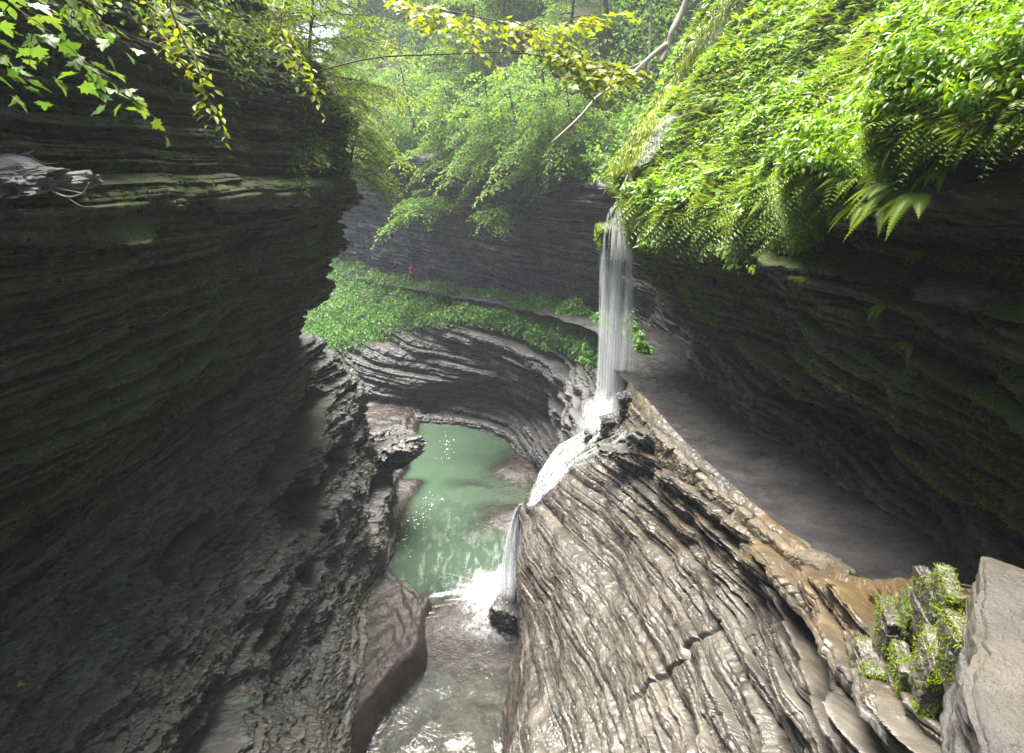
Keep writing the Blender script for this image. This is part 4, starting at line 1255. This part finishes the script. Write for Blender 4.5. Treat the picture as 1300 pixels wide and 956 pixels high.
# moss and grassy tufts on them
pts = []
for o in [o for o in COL.objects if o.name.startswith('upright_stone')]:
    a = np.zeros(len(o.data.vertices) * 3, np.float32); o.data.vertices.foreach_get('co', a)
    nn = np.zeros(len(o.data.vertices) * 3, np.float32); o.data.vertices.foreach_get('normal', nn)
    a = a.reshape(-1, 3) + np.array(o.location) - np.array([0, 0, ZO]); nn = nn.reshape(-1, 3)
    w = np.clip(.35 - .4 * nn[:, 1] - .4 * nn[:, 0] + .3 * nn[:, 2], 0, 2) * (fbm(a.astype(float), 5., 2, 44) > -.25)
    pts.append((a[rng.choice(len(a), 1500, p=w / w.sum())]))
pts = np.concatenate(pts).astype(float)
k = len(pts)
v_, f_ = leaves(pts + rv(k, .012), unit(rv(k, .7) + np.array([-.3, -.3, -.5])), unit(np.array([-.3, -.5, .8]) + rv(k, .4)), rng.uniform(.014, .04, k), LANCE)
tag(mk('stone_moss', v_, f_, M['moss'], smooth=False), kind='stuff')
# mossy ledge under the head of the waterfall
block('mossy_ledge', 'rounded mossy rock ledge splitting the head of the waterfall', 'rock ledge', V(781, 296, 17.05), (1.05, .9, .55), 0, (.1, .1), 'right_rock', 41, .12, .12, n=40)
block('mossy_ledge', 'yellow green mossy knob right of the waterfall head', 'rock ledge', V(832, 290, 16.2), (1.5, .9, .7), 0, (.1, .1), 'right_rock', 42, .15, .15, n=40)
pts = []
for o in [o for o in COL.objects if o.name.startswith('mossy_ledge')]:
    a = np.zeros(len(o.data.vertices) * 3, np.float32); o.data.vertices.foreach_get('co', a)
    a = a.reshape(-1, 3) + np.array(o.location) - np.array([0, 0, ZO])
    pts.append(a[rng.choice(len(a), 2600)])
pts = np.concatenate(pts).astype(float); k = len(pts)
v_, f_ = leaves(pts + rv(k, .03), unit(rv(k, .6) + np.array([-.1, -.4, -.6])), unit(np.array([-.2, -.4, .8]) + rv(k, .4)), rng.uniform(.05, .11, k), OVATE)
tag(mk('ledge_moss', v_, f_, M['moss'], smooth=False), kind='stuff')

# kerb of tan slabs along the path's open side
kp = np.array([V(*p) for p in [(797, 497, 15.2), (806, 512, 14.0), (850, 560, 11.35), (900, 608, 9.6), (950, 650, 8.2), (1000, 690, 7.15), (1040, 720, 6.45), (1078, 733, 5.9)]])
kc = basis(np.linspace(0, 7, 200), 8, .2) @ kp
L_ = np.concatenate([[0], np.cumsum(np.linalg.norm(np.diff(kc, axis=0), axis=1))])
mb = MB(); s_ = 0.; q = 0
while s_ < L_[-1] - .3:
    ln = rng.uniform(.6, 1.25)
    c = np.array([np.interp(s_ + ln / 2, L_, kc[:, a]) for a in range(3)])
    e = np.array([np.interp(s_ + ln, L_, kc[:, a]) for a in range(3)]) - np.array([np.interp(s_, L_, kc[:, a]) for a in range(3)])
    blockmesh(mb, c + np.array([.02, 0, -.19 + rng.normal() * .012]), (.42 + rng.normal() * .02, ln * .995, .5), math.atan2(-e[0], e[1]), (0, e[2] / max(.3, np.hypot(e[0], e[1]))), 24, q, .07)
    s_ += ln; q += 1
o = mb.build('stone_kerb', M['kerb'], smooth=False)
tag(o, 'low tan stone kerb along the open side of the path', 'kerb')

# rocks that stand out of the walls
block('rock_outcrop', 'undercut block of layered rock jutting over the pool from the left slope', 'rock outcrop', V(500, 574, 23.2) + np.array([-.65, .1, 0.05]), (2.7, 2.6, 1.35), R(24), (.12, -.05), 'bluff', 5, .55, .22, n=90, sharp=4)
block('rock_outcrop', 'darker lower block of rock tucked beneath the jutting one', 'rock outcrop', V(478, 612, 23.6) + np.array([-.5, .4, 0]), (2.4, 3.4, 1.9), R(10), (0, 0), 'bluff', 6, .3, .3, n=50)
block('ledge_rock', 'pale broken slab lying on the left ledge under the dead branches', 'rock slab', pick(QL, 50, 236)[0] + np.array([-.2, 0, .0]), (.75, 1.3, .20), R(-12), (.08, .05), 'pale_rock', 7, .26, .05, n=70)
block('ledge_rock', 'pale boulder perched on a ledge of the dark right wall', 'boulder', pick(QR, 1222, 368)[0] + np.array([-.10, 0, 0]), (.42, .50, .16), R(-35), (.0, 0), 'pale_rock', 8, .16, .07, n=50)
block('ledge_rock', 'thin pale slab sticking out of the right wall below the boulder', 'rock slab', pick(QR, 1190, 424)[0] + np.array([.05, 0, 0]), (.3, .36, .06), R(-35), (0, .1), 'pale_rock', 12, .10, .05, n=40)
block('wet_ledge', 'dark wet rock step at the waterline beside the splash', 'rock', V(640, 782, 16.3) + np.array([.5, .4, -.1]), (1.7, 1.2, .7), R(-30), (.1, .1), 'bluff', 10, .15, .2, n=40)
# steps and pillar of laid stone at the foot of the waterfall
SS = 'stones at the foot of the waterfall'
for q, (px, py, dz, sz) in enumerate([(783, 528, .25, (.34, .4, .8)), (768, 538, .12, (.5, .45, .55)), (757, 546, .05, (.5, .4, .34)), (772, 566, .05, (.8, .5, .18))]):
    pk, _ = pick(QC, px, py, 10)
    block('laid_stone', ['dark wet stone pillar standing in the foot of the waterfall', 'lower dark stone step left of the pillar', 'lowest dark stone step in the white water', 'flat dark stone lying at the front of the wet ledge'][q], 'stone', pk + np.array([0, -.05, dz]), sz, R(-10), (.04, .03), 'bluff', 30 + q, .09, .11, SS, n=40)

# ferns hanging from the lip of the right wall: each a thing with its fronds
FG = 'ferns hanging from the lip of the right wall'
def fern(px, py, nf, ln, Q=QR, label='bright fern hanging from the lip of the right wall', group=FG, out=(-1, -.2)):
    p, _ = pick(Q, px, py, 8)
    rt = root('fern', p); tag(rt, label, 'fern', group)
    for q in range(nf):
        a = rng.normal() * .6
        d = unit(np.array([out[0] + .3 * rng.normal(), out[1] + a, .15 + .3 * rng.random()]))
        v, f = frond_mesh(p, d, ln * rng.uniform(.7, 1.2), rng.uniform(.6, 1.2), 26)
        mk('frond', v, f, M['fern'], rt, smooth=False)
for (px, py) in ((1135, 248), (1165, 255), (1098, 258), (1062, 262), (1020, 262), (985, 255), (945, 262), (905, 276), (1205, 196), (1232, 178), (1262, 160), (1188, 214), (1288, 148), (1120, 262), (1045, 258), (1218, 186), (1275, 152)):
    fern(px, py, int(rng.integers(6, 11)), .36 * rng.uniform(.7, 1.2) * (.65 if px > 1170 else 1 if px > 1000 else 1.5))
fern(1160, 318, 7, .2, label='small fern alone on the dark wall under the hanging ferns', group=None)
fern(1118, 395, 7, .22, label='small fern halfway down the right wall above the narrow bright one', group=None)
fern(1148, 440, 8, .2, label='narrow bright fern growing lowest on the right wall', group=None)

# fallen leaves on the wet rock
LG = 'orange fallen leaves on the grey slope'
lf_ = leaves(np.zeros((1, 3)), np.array([[1., 0, 0]]), np.array([[0, 0, 1.]]), np.array([1.]), MAPLE)
M['autumn'] = leafmat('orange_leaf', [(.45, .13, .02), (.38, .18, .03), (.5, .08, .02)], .2)
fl_ = None
for (px, py) in ((308, 592), (290, 698), (330, 840), (385, 858), (200, 848), (318, 868), (306, 590), (372, 765), (500, 754), (490, 836), (512, 760), (30, 862), (345, 690), (260, 560), (400, 835)):
    q_, _ = pick(QL if px < 430 else B, px, py, 8)
    if fl_ is None:
        fl_ = mk('fallen_leaf', lf_[0] * .10, lf_[1], M['autumn'], origin=(0, 0, 0), smooth=False)
        o = fl_
    else:
        o = fl_.copy(); COL.objects.link(o)
    o.location = q_ + np.array([.05, -.08, ZO + .06])
    o.rotation_euler = (rng.uniform(.2, .9), rng.uniform(0, .5), rng.uniform(0, 6.28))
    tag(o, 'tiny orange fallen leaf stuck to the wet grey rock', 'fallen leaf', LG)

# water sliding down the slope to the lip, beside a strip of yellow algae
ch = root('slope_stream', V(803, 229, 16.6)); tag(ch, 'thin slope stream with a yellow green algae edge above the waterfall', 'stream')
m_ = np.array(QR); m_[:, vR > 5.3] = np.array([0, -50, 0]); m_[uR > 12.6] = np.array([0, -50, 0])
cp = [pick(m_, *p)[0] for p in ((801, 231), (818, 200), (836, 168), (862, 125), (893, 74), (925, 25), (950, -10))]
cp = basis(np.linspace(0, 6, 60), 7, .3) @ np.array(cp)
def strip(name, off, w, mat, lift, dn):
    sd = np.array([1., -.25, .35]); sd /= np.linalg.norm(sd)
    s = np.linspace(-.5, .5, 14)
    ww = w * (1 + .25 * vn2(np.linspace(0, 9, 60), np.zeros(60), np.zeros(60), int(off * 10) + 7))
    g = cp[:, None] + sd * (off + s[None, :, None] * ww[:, None, None]) + np.array([-.45, -.55, .7]) * (lift + .12 * fbm(cp[:, None] + sd * s[None, :, None] * w, 1.5, 3, 8)[..., None])
    a = {'dens': (1 - np.abs(s * 2) ** 2)[None, :] * np.ones((60, 1)) * dn}
    mk(name, g, gridfaces(60, 14), mat, ch, attrs=a)
strip('algae', -.12, .75, M['moss'], .62, 1)
tg = []
for i in range(60):
    k = 26
    tg.append(cp[i] + np.array([1., -.25, .35]) * (rng.normal(size=(k, 1)) * .24 - .14) + np.array([-.45, -.55, .7]) * (.66 + .14 * rng.random((k, 1))))
tg = np.concatenate(tg)
v_, f_ = leaves(tg, unit(np.array([-.3, -.5, -.8]) + rv(len(tg), .25)), unit(UP + rv(len(tg), .4)), rng.uniform(.12, .26, len(tg)), LANCE)
mk('algae_tufts', v_, f_, M['yellow'], ch, smooth=False)
strip('water_film', .40, .6, M['veil'], .68, .5)

# two walkers on the far path
def skin(name, joints, edges, mat, parent, origin, rot, sub=2):
    me = bpy.data.meshes.new(name)
    pts = [np.array(j[:3], float) for j in joints]
    c_, s_ = math.cos(rot), math.sin(rot)
    pts = [np.array([p[0] * c_ - p[1] * s_, p[0] * s_ + p[1] * c_, p[2]]) for p in pts]
    me.from_pydata([tuple(p) for p in pts], edges, [])
    ob = bpy.data.objects.new(name, me); COL.objects.link(ob)
    md = ob.modifiers.new('skin', 'SKIN'); md.use_smooth_shade = True
    sv = me.skin_vertices[0].data
    for k, j in enumerate(joints):
        sv[k].radius = (j[3], j[4] if len(j) > 4 else j[3])
        sv[k].use_root = (k == 0)
    sb = ob.modifiers.new('sub', 'SUBSURF'); sb.levels = sub; sb.render_levels = sub
    dg = bpy.context.evaluated_depsgraph_get()
    m2 = bpy.data.meshes.new_from_object(ob.evaluated_get(dg))
    bpy.data.objects.remove(ob)
    m2.name = name
    o = bpy.data.objects.new(name, m2); COL.objects.link(o)
    m2.materials.clear(); m2.materials.append(mat)
    if parent is not None: o.parent = parent
    return o
def person(label, p, rot, top, legs, hair, h=1.66, shorts=False, skincol=(.42, .26, .19), shoes=(.5, .55, .75)):
    rt = root('person', p); tag(rt, label, 'person', 'walkers on the far path')
    rt.scale = (h / 1.75,) * 3
    sk = plainmat('skin', skincol, skincol, .5)
    J = [(0, 0, .95, .13, .10), (0, 0, 1.15, .125, .09), (0, 0.01, 1.38, .15, .10), (0, .01, 1.47, .06), (0, .0, 1.53, .055), (0, -.015, 1.60, .085, .095), (0, -.01, 1.70, .075, .085),
         (.17, .01, 1.42, .055), (.24, .06, 1.16, .043), (.22, -.08, .95, .035), (.22, -.13, .86, .03),
         (-.17, .01, 1.42, .055), (-.24, -.03, 1.15, .043), (-.21, -.2, .98, .035), (-.2, -.27, .94, .03),
         (.09, -.02, .86, .085), (.10, -.18, .48, .06), (.10, -.12, .09, .042), (.10, -.26, .04, .04),
         (-.09, .02, .86, .085), (-.10, .08, .48, .06), (-.10, .30, .13, .042), (-.10, .20, .04, .04)]
    E = [(0, 1), (1, 2), (2, 3), (3, 4), (4, 5), (5, 6), (2, 7), (7, 8), (8, 9), (9, 10), (2, 11), (11, 12), (12, 13), (13, 14), (0, 15), (15, 16), (16, 17), (17, 18), (0, 19), (19, 20), (20, 21), (21, 22)]
    skin('body', J, E, sk, rt, p, rot)
    g = lambda j, k=1.18: tuple(j[:3]) + tuple(x * k + .008 for x in j[3:])
    T_ = [g(J[k]) for k in (0, 1, 2, 7, 8, 9, 11, 12, 13)]
    skin('jacket', T_, [(0, 1), (1, 2), (2, 3), (3, 4), (4, 5), (2, 6), (6, 7), (7, 8)], plainmat('jacket_cloth', top, None, .8), rt, p, rot)
    if shorts:
        mid = lambda a, b: tuple((np.array(a[:3]) + np.array(b[:3])) / 2) + (.09,)
        Lg = [g(J[0], 1.1), g(J[15]), mid(J[15], J[16]), g(J[19]), mid(J[19], J[20])]
        skin('shorts', Lg, [(0, 1), (1, 2), (0, 3), (3, 4)], plainmat('shorts_cloth', legs, None, .8), rt, p, rot)
    else:
        Lg = [g(J[0], 1.1)] + [g(J[k]) for k in (15, 16, 17, 19, 20, 21)]
        skin('trousers', Lg, [(0, 1), (1, 2), (2, 3), (0, 4), (4, 5), (5, 6)], plainmat('trouser_cloth', legs, None, .8), rt, p, rot)
    skin('hair', [(0, .03, 1.62, .07, .08), (0, .015, 1.70, .085, .09), (0, -.005, 1.745, .07, .07)], [(0, 1), (1, 2)], plainmat('hair', hair, None, .6), rt, p, rot)
    skin('shoes', [(.10, -.10, .04, .05), (.10, -.28, .035, .045)], [(0, 1)], plainmat('shoe', shoes, None, .6), rt, p, rot)
    skin('shoes', [(-.10, .32, .09, .05), (-.10, .18, .035, .045)], [(0, 1)], plainmat('shoe', shoes, None, .6), rt, p, rot)
    return rt
def path_at(px):
    x, y, z = proj(Pp)
    k = np.argmin(np.abs(x[:, 34] - px) + 1e3 * (Pp[:, 34, 1] < 25))
    return Pp[k, 34]
person('person in a bright pink jacket walking on the far path', path_at(523), R(70), (.9, .03, .30), (.05, .05, .07), (.05, .03, .02))
person('person in dark clothes with bare legs walking behind the pink one', path_at(503), R(70), (.03, .035, .07), (.03, .035, .06), (.22, .05, .04), shorts=True)
